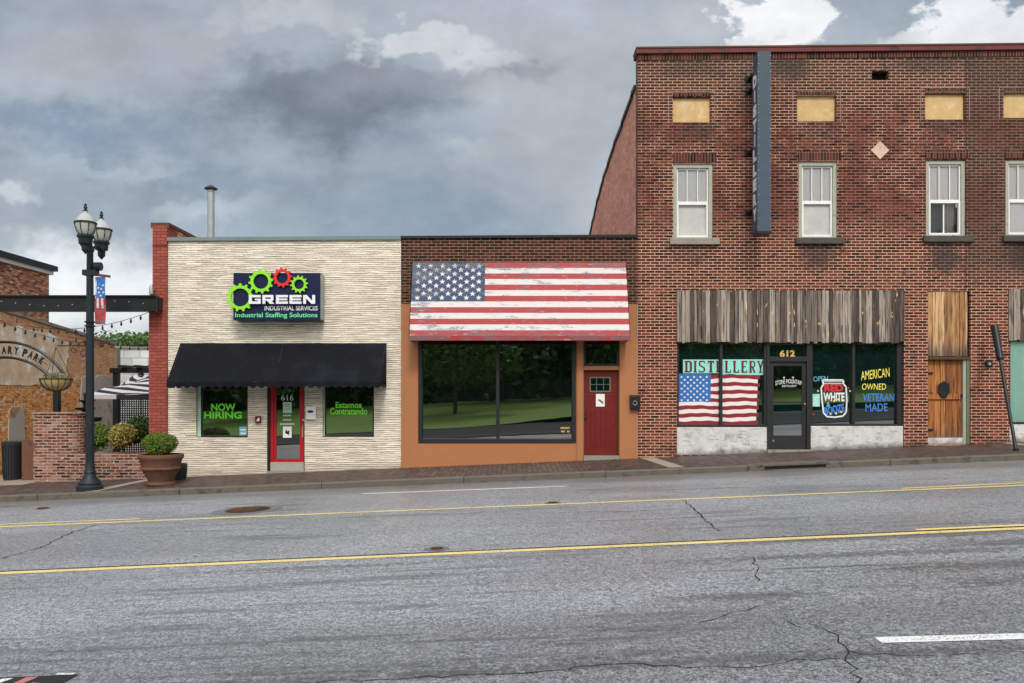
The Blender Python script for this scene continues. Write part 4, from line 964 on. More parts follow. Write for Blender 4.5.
# slogans
def slog(s, x0, x1, y0, y1, mat, rot=0, shear=0, bold=.03, arc=None): text(s, TX(x0), TX(x1), TZ(y1), TZ(y0), yl, mat, sr, bold=bold, rot=rot, shear=shear, arc=arc)
slog('AMERICAN', 860.5, 890, 369.5, 378.5, 'w_yellow', .13, .2, .0); slog('OWNED', 862, 886, 383.5, 389.8, 'w_yellow', 0, .1, .0)
slog('VETERAN', 863, 894.5, 393.5, 401, 'w_blue', 0, .1, .01); slog('MADE', 865.5, 887.5, 403.5, 411.3, 'w_blue', .03, 0, .01)
slog('RED', 824, 843.3, 384, 391.6, 'w_red', 0, 0, .06); slog('WHITE', 823.5, 844.5, 392.6, 401.3, 'w_white', 0, 0, .03); slog('&', 826.5, 830.2, 402.2, 407, 'w_cyan', 0, 0, .02); slog('BOOZE', 824.3, 844.6, 405.3, 413.6, 'w_blue', .18, 0, .04)
slog('OPEN', 813.3, 828, 376.2, 381.4, 'w_cyan', .05, 0, .0)
mb = MB()
jar = [(823, 380), (843.2, 380), (843.6, 384), (846, 387), (846.8, 400), (846.2, 412), (843, 416), (835, 417.2), (827, 416.6), (823.6, 413), (822, 400), (821.2, 388), (823.3, 384.5), (822.6, 380)]
for p, q in zip(jar, jar[1:]): mb.bar((TX(p[0]), yl, TZ(p[1])), (TX(q[0]), yl, TZ(q[1])), .034, .004, up=(0, 1, 0))
for py in (381.8, 383.6): mb.bar((TX(823.5), yl - .001, TZ(py)), (TX(843), yl - .001, TZ(py)), .014, .004, up=(0, 1, 0))
mb.build('painted_jar', 'w_white', sr)
mb = MB(); mb.box(TX(811.8), TX(819.8), yl, yl + .001, TZ(406.6), TZ(394)); nt = mb.build('notice', 'teal', sr)
mb = MB(); rnd = random.Random(8)
for k in range(5): mb.box(TX(813), TX(818.5 - rnd.random() * 2), yl - .003, yl - .001, TZ(397.6 + k * 2), TZ(396.8 + k * 2))
mb.build('small_print', 'w_white', sr)
for col_, spots in (('w_yellow', ((834, 401), (838, 399.5), (830.5, 414), (841, 412))), ('w_red', ((829, 400), (848.5, 388), (813.5, 414), (843, 404))), ('w_white', ((818, 391), (850, 391), (836, 413.5)))):
    mb = MB()
    for px, py in spots: mb.prism([(TX(px + .9 * math.cos(t)), TZ(py - .9 * math.sin(t))) for t in [j * PI / 4 for j in range(8)]], yl - .003, yl - .001)
    mb.build('painted_dots', col_, sr)
# door 612
mb = MB(); dz0 = Z(449.6)
mb.box(x_d0, x_d0 + .07, .05, .24, -.2, dd - .003); mb.box(x_d1 - .09, x_d1, .05, .24, -.2, dd - .003); mb.box(x_d0 + .071, x_d1 - .091, .05, .24, Z(361.5) + .0, Z(356.5)); mb.box(x_d0 + .071, x_d1 - .091, .05, .24, dd - .07, dd - .003)
df_ = mb.build('door_frame', 'darkframe', rb, bevel=.004)
mb = MB(); mb.box(x_d0 + .072, x_d1 - .092, .15, .16, Z(356.4), dd - .072); mb.build('pane', 'glass_teal', df_)
yl = .13
text('612', TX(779.8), TX(795), TZ(357), TZ(350), yl, 'yellow', df_, bold=.04, thick=.01)
lx0, lx1 = x_d0 + .075, x_d1 - .095
mb = MB(); ring(mb, lx0, lx1, dz0, Z(361.9), .095, .09, .14, .33); mb.box(lx0 + .096, lx1 - .096, .091, .14, Z(403), Z(401.4)); dr = mb.build('door', 'darkframe', rb, bevel=.004)
mb = MB(); mb.box(lx0 + .097, lx1 - .097, .11, .12, dz0 + .333, Z(403) - .002); mb.build('pane', 'glass_teal', dr)
mb = MB(); mb.box(lx0 + .097, lx1 - .097, .11, .12, Z(401.4) + .002, Z(361.9) - .097); mb.build('pane', 'glass', dr)
yl = .105
text('STONE MOUNTAIN', TX(775.5), TX(802.5), TZ(385.5), TZ(381.2), yl, 'w_white', dr, bold=.0, arc=.05); text('DISTILLERY', TX(782), TX(796.5), TZ(387), TZ(385), yl, 'w_white', dr)
mb = MB()
for px, py in ((784, 377.5), (793, 377.5)): star(mb, TX(px), TZ(py), .03, yl)
mb.build('stars', 'w_white', dr)
mb = MB(); mb.tube([(X(805.6), .09, Z(404)), (X(805.6), .04, Z(404))], .022, 8); mb.tube([(X(774.5), .09, Z(442)), (X(774.5), .085, Z(440))], .02, 8); mb.build('handle', 'steel', dr)
mb = MB(); mb.box(x_d0, x_d1, -.03, .3, -.3, dz0 - .004); mb.build('threshold', 'concrete', rb)
# barn boards
def planks(x0, x1, z0, z1, y0, wmin, wmax, mat, name, jag, seed, tilt=0.0):
    rnd = random.Random(seed); mb = MB(); x = x0
    while x < x1 - .01:
        w = min(rnd.uniform(wmin, wmax), x1 - x); j = rnd.uniform(-jag, jag); t = rnd.uniform(0, .02); g = rnd.uniform(.004, .014); j2 = rnd.uniform(-jag, jag) * .4
        n = 5; L = []
        for k in range(n + 1):
            v = k / n; L.append((x + g * .5 + rnd.uniform(-.003, .003), x + w - g * .5 + rnd.uniform(-.003, .003), z0 + j + (z1 + j2 - z0 - j) * v))
        b = len(mb.v)
        for (p, q, z) in L:
            dy = -tilt * (1 - (z - z0) / (z1 - z0))
            mb.v += [Vector((p, y0 - t + dy, z)), Vector((q, y0 - t + dy, z)), Vector((q, y0 + .03 + dy, z)), Vector((p, y0 + .03 + dy, z))]
        for k in range(n):
            o = b + 4 * k
            for e in range(4): mb.f.append((o + e, o + (e + 1) % 4, o + 4 + (e + 1) % 4, o + 4 + e)); mb.mi.append(0)
        mb.f.append((b + 3, b + 2, b + 1, b)); mb.mi.append(0); o = b + 4 * n; mb.f.append((o, o + 1, o + 2, o + 3)); mb.mi.append(0)
        x += w
    return mb.build(name, mat, rb)
planks(X(676.3), X(904), Z(342.6), Z(290.6), -.035, .06, .16, 'plank', 'plank_fascia', .025, 5)
planks(X(1007.8), 15.95, Z(340.5), Z(289.5), -.035, .06, .17, 'plank', 'plank_fascia', .02, 9)
# wooden door with board panel over
a, b, c, dd = OD2
planks(a + .006, X(968), Z(356.2), Z(291.6), .03, .09, .17, 'newwood', 'board_panel', .004, 3)
mb = MB(); mb.box(a + .004, b - .004, -.01, .2, Z(359.4), Z(356.8)); mb.build('lintel', 'rust', rb)
wd = planks(X(929), X(964), Z(437.8), Z(360), .12, .10, .20, 'doorwood', 'door', .0, 6); wd['label'] = 'orange wooden plank door'
mb = MB(); mb.box(X(929.2), X(963.8), .075, .1, Z(399.3), Z(393.6)); mb.build('cross_rail', 'doorwood', wd)
mb = MB(); mb.prism([(X(940), Z(393)), (X(942.5), Z(397)), (X(945), Z(398.3)), (X(947.8), Z(397)), (X(950.2), Z(393)), (X(950), Z(383.5)), (X(947), Z(382.5)), (X(945), Z(380.8)), (X(943), Z(382.5)), (X(940.3), Z(383.5))], .04, .074); mb.build('knocker_plate', 'black', wd, bevel=.006)
mb = MB()
for py in (373, 393.5, 430): mb.box(X(928.7), X(935), .085, .099, Z(py + .9), Z(py - .9)); 
mb.box(X(962), X(963.6), .06, .1, Z(398), Z(394)); mb.build('hinge', 'black', wd)
mb = MB(); mb.box(X(964.2), X(967), .04, .2, Z(444), Z(359.6)); mb.build('jamb', 'oldwhite', rb)
mb = MB(); mb.box(X(967.1), b - .003, .02, .2, Z(444), Z(356.8) - .0); mb.build('jamb', 'jamb', rb)
mb = MB(); mb.box(a + .004, X(967), .06, .28, Z(444.5), Z(438)); mb.build('step', 'knee', rb, bevel=.01)
# turquoise window on the right
a, b, c, dd = OB
mb = MB(); mb.box(a + .003, b, .04, .3, -.2, Z(424.5)); mb.build('knee_wall', 'knee', rb, bevel=.01)
mb = MB(); ring(mb, a + .003, b - .003, Z(424.3), dd - .003, .05, .06, .2); mb.box(X(1090) - .03, X(1090) + .03, .061, .2, Z(424.3), dd - .05); sw = mb.build('shop_window', 'darkframe', rb)
mb = MB(); mb.quad((a + .053, .12, Z(424.3) + .048), (b - .053, .12, Z(424.3) + .048), (b - .053, .12, dd - .053), (a + .053, .12, dd - .053)); mb.build('pane', 'clear', sw)
mb = MB(); n = 70
for k in range(n):
    f = lambda u: .145 + .012 * math.sin(u * 130); A, B = a + .01 + (b - a - .02) * k / n, a + .01 + (b - a - .02) * (k + 1) / n
    mb.quad((A, f(k / n), Z(424)), (B, f((k + 1) / n), Z(424)), (B, f((k + 1) / n), dd), (A, f(k / n), dd))
mb.build('curtain', 'tealsheet', sw, smooth=True)
# vertical sign
ds = 18.55; vs = thing('vertical_sign', 'tall narrow slate blue projecting sign high on the red brick wall', 'sign', (5.72, -.2, 5.42))
vx0, vx1 = 5.615, 5.915; vz0, vz1 = Z(231.5, 18.3), Z(51.5, 18.3)
mb = MB(); mb.box(vx0, vx1, -.72, -.36, vz0, vz1); mb.build('sign_box', 'vsign', vs, bevel=.006)
mb = MB(); mb.box(vx0 - .012, vx0 - .001, -.71, -.37, vz0 + .04, vz1 - .35); mb.build('side_panel', 'vsign', vs)
wd_ = 'DISTILLERY'; hh = (vz1 - vz0 - .7) / len(wd_)
for i, ch in enumerate(wd_):
    zc = vz1 - .45 - hh * (i + .5)
    text(ch, 0, .27 if ch != 'I' else .09, zc - hh * .42, zc + hh * .42, -.54, 'signsilver', vs, bold=.08, side=vx0 - .015)
mb = MB()
for k in range(22):
    z = vz0 + .1 + k * (vz1 - vz0 - .2) / 21
    for x in (vx0 + .015, vx1 - .015): mb.box(x - .008, x + .008, -.728, -.7215, z - .008, z + .008)
mb.build('rivets', 'steel', vs)
for py in (77, 89.6, 151, 211.3):
    mb = MB(); z = Z(py, 18.8); mb.box(5.58, 5.66, -.36, .0, z - .022, z + .022); mb.box(5.52, 5.70, -.03, -.001, z - .06, z + .06); mb.build('bracket', 'black', vs)
mb = MB(); mb.box(vx0 - .01, vx1 + .01, -.73, -.35, vz0 - .05, vz0 - .002); mb.build('bottom_cap', 'black', vs)
# leaning pole & junction box
t = thing('leaning_pole', 'black pole with a thick upper sleeve leaning beside the wooden door', 'pole', (X(1015.5, 17.4), -1.6, WALKZ(X(1015, 17.4), -1.6)))
A = Vector((X(1016, 17.3), -1.7, WALKZ(X(1016, 17.3), -1.7))); B = Vector((X(995.5, 18.6), -.36, Z(326, 18.6)))
mb = MB(); mb.tube([A, A.lerp(B, .74)], .038, 10); mb.build('shaft', 'black', t, smooth=True)
mb = MB(); mb.tube([A.lerp(B, .72), B], .078, 10, .085); mb.build('sleeve', 'black', t, smooth=True)
mb = MB(); mb.tube([A, A + Vector((0, 0, .05))], .06, 10); mb.build('foot', 'black', t)
t = thing('junction_box', 'small grey electrical box on the brick right of the wooden door', 'electrical box', (X(988), 0, Z(367)))
mb = MB(); mb.box(X(984.8), X(991.5), -.05, 0, Z(367), Z(361)); mb.build('housing', 'black', t, bevel=.01)
mb = MB(); mb.tube([(X(988), -.05, Z(364)), (X(988), -.075, Z(364))], .035, 10); mb.build('dial', 'steel', t)

# ------------------------------------------------------------------ left: party wall, gate beam, park
pw = thing('party_wall', 'narrow red painted brick wall end between the park gate and cream shop', 'wall', (-8.39, 0, -.35))
zt = Z(226); p0, p1 = X(150), c0 - .004
mb = MB(); mb.box(p0, p1, -.06, .5, -1.5, 3.98); mb.box(p0 + .085, p1, -.055, .5, 3.981, zt); mb.build('pier', 'brick_pillar', pw)
mb = MB(); mb.box(p0 + .002, p1 - .003, .502, 13, -1.5, zt - .002); mb.build('wall', 'brick_rough', pw)
mb = MB(); mb.box(p0 + .04, p1 + .05, -.03, 13.1, zt + .002, zt + .07); mb.box(p0 + .04, p1 + .05, -.05, -.031, zt - .05, zt + .07); mb.build('coping', 'rust', pw)
mb = MB(); mb.box(p0 + .08, p1 - .002, -.065, -.0555, Z(246.5), Z(245.5)); mb.build('brick_line', 'darkred', pw)
t = thing('gate_beam', 'long black steel beam spanning the park entrance beside the red wall', 'beam', (X(150, 18.7), -.3, Z(311, 18.7)))
g1 = X(157.5, 18.7); mb = MB(); zb0, zb1 = Z(310.5, 18.7), Z(297, 18.7)
mb.box(-18, g1, -.36, -.26, zb0, zb1); mb.box(-18, g1, -.42, -.20, zb0 - .025, zb0 - .001); mb.box(-18, g1, -.42, -.20, zb1 + .001, zb1 + .03); mb.build('girder', 'black', t)
mb = MB(); mb.box(p0 + .02, g1 + .02, -.25, -.061, zb0, zb1); mb.build('bracket', 'black', t)
mb = MB()
for k in range(30): mb.tube([(g1 - .3 - k * .33, -.38, (zb0 + zb1) / 2 + .06 * math.sin(k * 7)), (g1 - .3 - k * .33, -.362, (zb0 + zb1) / 2 + .06 * math.sin(k * 7))], .014, 6)
mb.build('bolts', 'steel', t)
mb = MB(); mb.box(-17.9, -17.6, -.45, -.15, -.9, zb1); mb.build('post', 'black', t)
t = thing('wall_light', 'small grey cylinder light on the red wall end above the beam', 'wall light', (X(155.5), -.06, Z(297)))
mb = MB(); mb.lathe(X(154), -.14, [(.02, Z(296)), (.05, Z(295)), (.05, Z(289)), (.02, Z(285.5))], 12); mb.build('shade', 'steel', t, smooth=True)
mb = MB(); mb.box(X(154.5) - .01, X(154.5) + .03, -.12, -.061, Z(293), Z(291)); mb.build('arm', 'black', t)

# old boundary wall of the park
WX = -14.2
bw = thing('park_boundary_wall', 'long old orange brick wall with peeling plaster at the side of the park', 'wall', (WX, 4, -.5))
def wy(px): return -WX * F / (512 - px) - D0
yA, yB = -.5, wy(115); zA = 4.25; zB = Z(345, yB + D0)
def wz(y): return 4.02 + (zB - 4.02) * (y - 3.2) / (yB - 3.2)
mb = MB(); mb.hexa([(WX - .4, 1.2, -1.5), (WX, 1.2, -1.5), (WX, yB, -1.5), (WX - .4, yB, -1.5), (WX - .4, 1.2, wz(1.2)), (WX, 1.2, wz(1.2)), (WX, yB, wz(yB)), (WX - .4, yB, wz(yB))]); mb.build('wall', 'brick_park', bw)
mb = MB(); mb.hexa([(x, y, wz(y) + h) for h in (.002, .09) for x, y in ((WX - .45, 1.15), (WX + .05, 1.15), (WX + .05, yB), (WX - .45, yB))]); mb.build('coping', 'concrete', bw)
def blobface(name, mat, y0, y1, z0, z1, off, seed, n=40, jag=.14, e=2.6):
    rnd = random.Random(seed); pts = []
    for k in range(n):
        a = 2 * PI * k / n
        cx, cz = (y0 + y1) / 2, (z0 + z1) / 2; c, s = math.cos(a), math.sin(a)
        r = (abs(c) ** e + abs(s) ** e) ** (-1 / e) * (1 + rnd.uniform(-jag, jag))
        pts.append((cx + c * r * (y1 - y0) / 2, cz + s * r * (z1 - z0) / 2))
    mb = MB(); N = len(pts)
    mb.poly([(WX + off, p[0], p[1]) for p in pts])
    for i in range(N):
        a, b = pts[i], pts[(i + 1) % N]; mb.quad((WX + off, a[0], a[1]), (WX + .001, a[0], a[1]), (WX + .001, b[0], b[1]), (WX + off, b[0], b[1]))
    return mb.build(name, mat, bw)
blobface('plaster_patch', 'plaster', 1.5, wy(68), 2.0, 3.62, .02, 3, jag=.07, e=5)
blobface('render_patch', 'render_grey', wy(80), yB - .05, -.6, 2.35, .025, 5, jag=.03, e=9)
blobface('render_patch', 'render_grey', wy(8), wy(24), -.6, 1.35, .025, 8, jag=.04, e=9)
mb = MB(); mb.box(WX - .4, WX + .05, yB + .002, yB + .3, -1.5, wz(yB) - .1); mb.build('end_pier', 'concrete', bw)
nb = thing('corner_house', 'brick gable end with a dark roof edge rising behind the park wall', 'building', (-17, 5, -.6))
yE = wy(0) * 0 + 16 * F / (512 - 49) - D0
mb = MB(); mb.box(-26, -16, -.2, yE, -1.5, 5.86); mb.build('wall', 'brick_rough', nb)
mb = MB(); mb.box(-26, -15.9, -.3, yE + .1, 5.862, 5.99); mb.build('fascia', 'white', nb)
mb = MB(); mb.box(-26, -15.8, -.4, yE + .2, 5.992, 6.17); mb.build('roof', 'black', nb)
# the block building, trees behind
wb = thing('white_block_building', 'distant white painted block building behind the patio fence', 'building', (-16, 21, -.5))
mb = MB(); mb.box(-24, -9.5, 21, 30, -1.5, Z(348, 40)); mb.build('wall', 'block', wb)
mb = MB(); mb.box(-24.1, -9.4, 20.9, 30.1, Z(348, 40) + .002, Z(346.5, 40)); mb.build('coping', 'concrete', wb)

def foliage(mb, cx, cy, cz, rx, ry, rz, n, size, rnd, shell=.55):
    for _ in range(n):
        while True:
            v = Vector((rnd.uniform(-1, 1), rnd.uniform(-1, 1), rnd.uniform(-1, 1)))
            if v.length <= 1 and v.length > .05: break
        v = v.normalized() * (shell + (1 - shell) * rnd.random() ** .6)
        c = Vector((cx + v.x * rx, cy + v.y * ry, cz + v.z * rz))
        a = Vector((rnd.gauss(0, 1), rnd.gauss(0, 1), rnd.gauss(0, 1))).normalized(); nrm = (v + a * .8).normalized()
        u = nrm.cross(Vector((rnd.gauss(0, 1), rnd.gauss(0, 1), rnd.gauss(0, 1)))).normalized(); w = nrm.cross(u); s = size * rnd.uniform(.6, 1.3)
        mb.poly([c - u * s, c - w * s * .5, c + u * s, c + w * s * .5])
def make_tree(name, label, x, y, z, h, r, seed, nl=2600, leaf=.26, group=None, trunk=.2, low=.25):
    rnd = random.Random(seed); t = thing(name, label, 'tree', (x, y, z), group)
    mb = MB(); top = Vector((x + rnd.uniform(-.4, .4), y, z + h * .8)); base = Vector((x, y, z - .3)); mid = base.lerp(top, .5) + Vector((rnd.uniform(-.2, .2), 0, 0))
    mb.tube([base, base.lerp(mid, .5), mid, top], trunk, 8, trunk * .25)
    clumps = []
    for k in range(11):
        a = k * 2.4; f = rnd.uniform(low + .12, .92); R = r * (1.0 - abs(f - .5) * 1.0) * rnd.uniform(.45, .9)
        c = Vector((x + math.cos(a) * R, y + math.sin(a) * R, z + h * f)); clumps.append((c, r * rnd.uniform(.32, .5)))
        s = base.lerp(top, f * .7); mb.tube([s, s.lerp(c, .5) + Vector((0, 0, -.1)), c], trunk * .35, 5, trunk * .1)
    mb.build('trunk', 'trunk', t, smooth=True)
    mb = MB(); clumps.append((Vector((x, y, z + h * .62)), r * .6)); clumps.append((Vector((x, y, z + h * .86)), r * .4))
    for c, R in clumps: foliage(mb, c.x, c.y, c.z, R * 1.15, R * 1.15, R * .85, nl // len(clumps), leaf, rnd, .35)
    mb.build('crown', 'leaf', t); return t
make_tree('leafy_tree', 'dark green treetop over the white block building, beside the park wall', -26.5, 36, -.6, 6.6, 3.2, 3, 7000, .17)
make_tree('leafy_tree', 'dark green treetop over the white block building, nearest the red wall', -23.5, 37.5, -.6, 6.3, 3.0, 4, 6000, .17)
for o in [q for q in COL.objects if q.name.startswith('leafy_tree')]: o['group'] = 'trees behind the block building'

# lattice fence and pergola frame
d = 28; t = thing('lattice_fence', 'black square lattice fence with posts and top beam behind the patio', 'fence', (-11.5, 9, -.4))
lx0, lx1 = X(115, d), -8.65; lz0, lz1 = -.45, Z(393, d)
mb = MB()
x = lx0 + .1
while x < lx1: mb.box(x - .019, x + .019, 9.0, 9.02, lz0, lz1); x += .08
z = lz0
while z < lz1: mb.box(lx0, lx1, 9.021, 9.04, z - .019, z + .019); z += .08
mb.build('lattice', 'black', t)
for q in (lx0 + .06, lx0 + 2.6, lx1 - .08): mb = MB(); mb.box(q - .09, q + .09, 8.9, 9.08, -1, Z(373, d) - .002); mb.build('post', 'black', t)
mb = MB(); mb.box(lx0 - .12, lx1, 8.86, 9.12, Z(373, d), Z(368, d)); mb.build('top_beam', 'black', t)
for k in range(6): mb = MB(); mb.box(lx0 + .3 + k * .52, lx0 + .5 + k * .52, 8.6, 9.3, Z(368, d) + .001, Z(365.5, d)); mb.build('rafter', 'black', t)
# striped umbrella
ux, uy, uR = X(141, 24), 5, 1.5; zr_, za_ = Z(395, 24), Z(374, 24)
t = thing('patio_umbrella', 'black and white striped patio umbrella beyond the planter shrubs', 'umbrella', (ux, uy, -.4))
mb = MB(); nr = 13
for k in range(8):
    a0, a1 = 2 * PI * k / 8, 2 * PI * (k + 1) / 8
    for j in range(nr):
        mb.cur = j % 2
        def UP(a, v): return (ux + uR * v * math.cos(a), uy + uR * v * math.sin(a), za_ + (zr_ - za_) * v ** 1.15 - .10 * math.sin(v * PI) + .07 * math.sin(a * 2 + v * 9))
        v0, v1 = j / nr, (j + 1) / nr
        if j == 0: mb.poly([UP(a0, 0), UP(a0, v1), UP(a1, v1)])
        else: mb.poly([UP(a0, v0), UP(a0, v1), UP(a1, v1), UP(a1, v0)])
    mb.cur = k % 2; mb.poly([(ux + uR * math.cos(a0), uy + uR * math.sin(a0), zr_), (ux + uR * math.cos(a0), uy + uR * math.sin(a0), zr_ - .12), (ux + uR * math.cos(a1), uy + uR * math.sin(a1), zr_ - .12), (ux + uR * math.cos(a1), uy + uR * math.sin(a1), zr_)])
mb.build('canopy', ['u_black', 'u_white'], t)
mb = MB(); mb.tube([(ux, uy, -.4), (ux, uy, za_ + .1)], .025, 8); mb.build('pole', 'black', t)
mb = MB(); mb.lathe(ux, uy, [(.3, -.4), (.28, -.34), (.05, -.3)], 16); mb.build('base', 'black', t)
# string lights
mb_c = MB(); mb_b = MB(); t = thing('string_lights', 'dark bulbs on thin wires strung across the park', 'string lights', (-11, 6, 3.3))
for (pa, pb) in (((WX + .1, 4.2, 3.7), (p0 - .01, 1.2, 4.0)), ((WX + .1, 6.4, 3.55), (p0 - .01, 3.8, 3.8)), ((WX + .1, 8.0, 3.5), (p0 - .01, 6.5, 3.75)), ((WX + .06, 1.4, 4.1), (WX + .06, 9.0, 3.5))):
    A, B = Vector(pa), Vector(pb); pts = []
    for k in range(17):
        u = k / 16; v = A.lerp(B, u); v.z -= .32 * 4 * u * (1 - u); pts.append(v)
        if 0 < k < 16: mb_b = MB(); mb_b.lathe(v.x, v.y, [(.012, v.z - .01), (.024, v.z - .04), (.035, v.z - .09), (.01, v.z - .13)], 6); mb_b.build('bulb', 'plastic', t)
    mb_c.tube(pts, .008, 5)
mb_c.build('cable', 'black', t)

# arch sign of the park
da = 21.5; ya = da - D0; s = da / F; acx, acz = X(5, da), None
ar = thing('park_arch', 'black iron park arch with raised letters on two posts', 'arch', (acx, ya, -.4))
# outer arc passes (5,341) and (63,373): radius from chord
def circ(ax, ay, bx, by): dx, dy = bx - ax, by - ay; return (dx * dx + dy * dy) / (2 * dy)
Ro = circ(5, 342, 63.5, 373.5); Ri = circ(5, 357.5, 50, 377)
mb = MB()
def arcp(R, top, a): return (X(5 + R * math.sin(a), da), ya, Z(top + R - R * math.cos(a), da))
ao = math.asin(58.5 / Ro); ai = math.asin(45 / Ri)
mb.tube([arcp(Ro, 342, -ao + 2 * ao * k / 30) for k in range(31)], .040, 6); mb.tube([arcp(Ri, 357.5, -ai + 2 * ai * k / 30) for k in range(31)], .040, 6)
for sg_ in (1, -1): mb.tube([arcp(Ro, 342, ao * sg_), arcp(Ri, 357.5, ai * sg_)], .026, 6)
mb.build('arch_ring', 'black', ar)
mb = MB()
for sg_ in (1, -1):
    Rm = (Ro + Ri) / 2 + 2
    mb.tube([arcp(Rm, 350, sg_ * (.50 + .02 * k)) for k in range(10)], .012, 5)
mb.build('scroll', 'black', ar)
Rm = Ro - 8
for ch, px in (('A', 4.2), ('R', 10.4), ('Y', 16.6), ('P', 25.2), ('A', 31), ('R', 36.6), ('K', 42)):
    off = px - 5; a = math.asin(max(-1, min(1, off / (Ro - 4)))) ; py = 342 + 7.6 + Ro - Ro * math.cos(a) * 1.0
    py = 350 + (Ro - 8) * (1 - math.cos(a))
    text(ch, X(px - 2.3, da), X(px + 2.3, da), Z(py + 4, da), Z(py - 4, da), ya - .01, 'black', ar, bold=.07, rot=-a)
for px in (57, -47):
    mb = MB(); mb.box(X(px - 2.7, da), X(px + 2.7, da), ya - .07, ya + .07, -.8, Z(376, da)); mb.build('post', 'black', ar)

# planter walls
pl = thing('brick_planter', 'low whitewashed red brick planter wall with a taller rounded end', 'planter', (-10, 0, -.4))
x0, x1, xt = X(33), p0 - .004, X(76)
mb = MB(); pts = [(x0, .02), (xt - .32, .02)]
for k in range(9): a = -PI / 2 + (PI / 2) * k / 8; pts.append((xt - .32 + .32 * math.cos(a), .34 + .32 * math.sin(a)))
pts += [(xt, .40), (x0, .40)]
def vprism(mb, pts, z0, z1):
    n = len(pts)
    mb.poly([(p[0], p[1], z1) for p in pts]); mb.poly([(p[0], p[1], z0) for p in pts][::-1])
    for i in range(n): a, b = pts[i], pts[(i + 1) % n]; mb.quad((a[0], a[1], z0), (b[0], b[1], z0), (b[0], b[1], z1), (a[0], a[1], z1))
vprism(mb, pts, -1, Z(414)); mb.build('tall_end', 'brick_planter', pl)
mb = MB(); cp = [(p[0] + (.03 if p[0] > x0 + .1 else -.02), p[1] - (.03 if p[1] < .4 else -.02)) for p in pts]; vprism(mb, cp, Z(414) + .001, Z(412.3)); mb.build('cap', 'brick_planter', pl)
mb = MB(); mb.box(xt - .25, x1, -.02, .019, -1, Z(453.3)); mb.box(xt + .002, x1, .0195, .3, -1, Z(453.3)); mb.build('low_wall', 'brick_planter', pl)
mb = MB(); mb.box(xt + .004, x1, .302, 1.6, -1, .22); mb.build('planting_soil', 'soil', pl)
t = MB(); t.box(X(23, 20), X(33, 19.6), .95, 1.3, -1, Z(440, 20)); o = t.build('stone_pier', 'terracotta', None, loc=(X(28, 20), 1.1, -.4)); tag(o, 'square brown stucco pier between the bin and brick planter', 'pier')
def bush(name, label, px, py, rpx, rpy, d, mat, seed, n=1500, leaf=.035, flat=None, loc=None, group=None, core='shrubdark'):
    rnd = random.Random(seed); x, y, z = X(px, d), d - D0, Z(py, d); rx, rz = rpx * d / F, rpy * d / F
    t = thing(name, label, 'shrub', (x, y, z - rz), group)
    mb = MB()
    for k in range(9):
        a = rnd.uniform(0, 2 * PI); q = .30; foliage(mb, x + q * rx * math.cos(a), y + q * rx * math.sin(a), z + rnd.uniform(-q, q) * rz, rx * .72, rx * .72, rz * .72, n // 9, leaf, rnd, .62)
    foliage(mb, x, y, z, rx * .7, rx * .7, rz * .72, n // 3, leaf * 1.6, rnd, .5)
    mb.build('foliage', mat, t)
    mb = MB(); mb.tube([(x, y, z - rz * 1.2), (x, y, z)], .02, 6)
    for k in range(5): a = k * 1.3; mb.tube([(x, y, z - rz * .9), (x + .6 * rx * math.cos(a), y + .6 * rx * math.sin(a), z)], .008, 5)
    mb.build('stem', 'trunk', t); return t
bush('round_shrub', 'dark green clipped shrub behind the lamp post', 95, 437, 17, 14.5, 19.9, 'boxwood', 11, 4200, .030)
bush('golden_shrub', 'round yellow variegated shrub in the brick planter', 124, 436, 14.5, 14, 19.7, 'shrubgold', 12, 3000, .032)
bush('tall_shrub', 'loose green shrub against the red wall behind the yellow one', 141, 430, 15, 16, 20.3, 'shrubdark', 13, 4200, .04)
# dark red flowers
# terracotta pot
dp = 17.5; px = X(161, dp); py = dp - D0; zb = WALKZ(px, py); zr = Z(454, dp); R = 21.2 * dp / F; H = zr - zb
t = thing('terracotta_pot', 'big weathered terracotta pot on the kerb side of the sidewalk', 'plant pot', (px, py, zb))
mb = MB(); mb.lathe(px, py, [(R * .62, zb), (R * .66, zb + .02), (R * .64, zb + .07), (R * .54, zb + .075), (R * .56, zb + .1), (R * .74, zb + H * .38), (R * .84, zb + H * .50), (R * .88, zb + H * .52), (R * .89, zb + H * .56), (R * .86, zb + H * .59), (R * .93, zb + H * .82), (R * .99, zb + H * .86), (R * 1.02, zb + H * .93), (R * 1.0, zr), (R * .88, zr), (R * .86, zr - .06)], 40)
mb.build('pot_body', 'terracotta', t, smooth=True)
mb = MB(); mb.lathe(px, py, [(R * .855, zr - .08), (R * .855, zr - .05)], 30); mb.build('soil', 'soil', t)
bush('potted_boxwood', 'bright green clipped boxwood growing in the terracotta pot', 160, 444.5, 17.5, 13, dp, 'boxwood', 14, 11000, .021)
def bin_(name, label, x, y, w, z0, z1):
    t = thing(name, label, 'bin', (x, y, z0)); mb = MB(); mb.lathe(x, y, [(w * .43, z0), (w * .5, z1 - .12)], 22); mb.build('body', 'plastic', t, smooth=True)
    mb = MB(); mb.lathe(x, y, [(w * .52, z1 - .12), (w * .54, z1 - .1), (w * .54, z1 - .02), (w * .46, z1)], 22); mb.build('rim', 'plastic', t, smooth=True)
    mb = MB()
    for k in range(22): a = 2 * PI * k / 22; mb.tube([(x + w * .44 * math.cos(a), y + w * .44 * math.sin(a), z0 + .03), (x + w * .505 * math.cos(a), y + w * .505 * math.sin(a), z1 - .13)], .008, 4)
    mb.build('ribs', 'black', t); return t
bin_('trash_bin', 'tall dark ribbed litter bin beside the brown pier', X(12.5, 20.3), 1.3, .46, -.47, Z(441, 20.3))
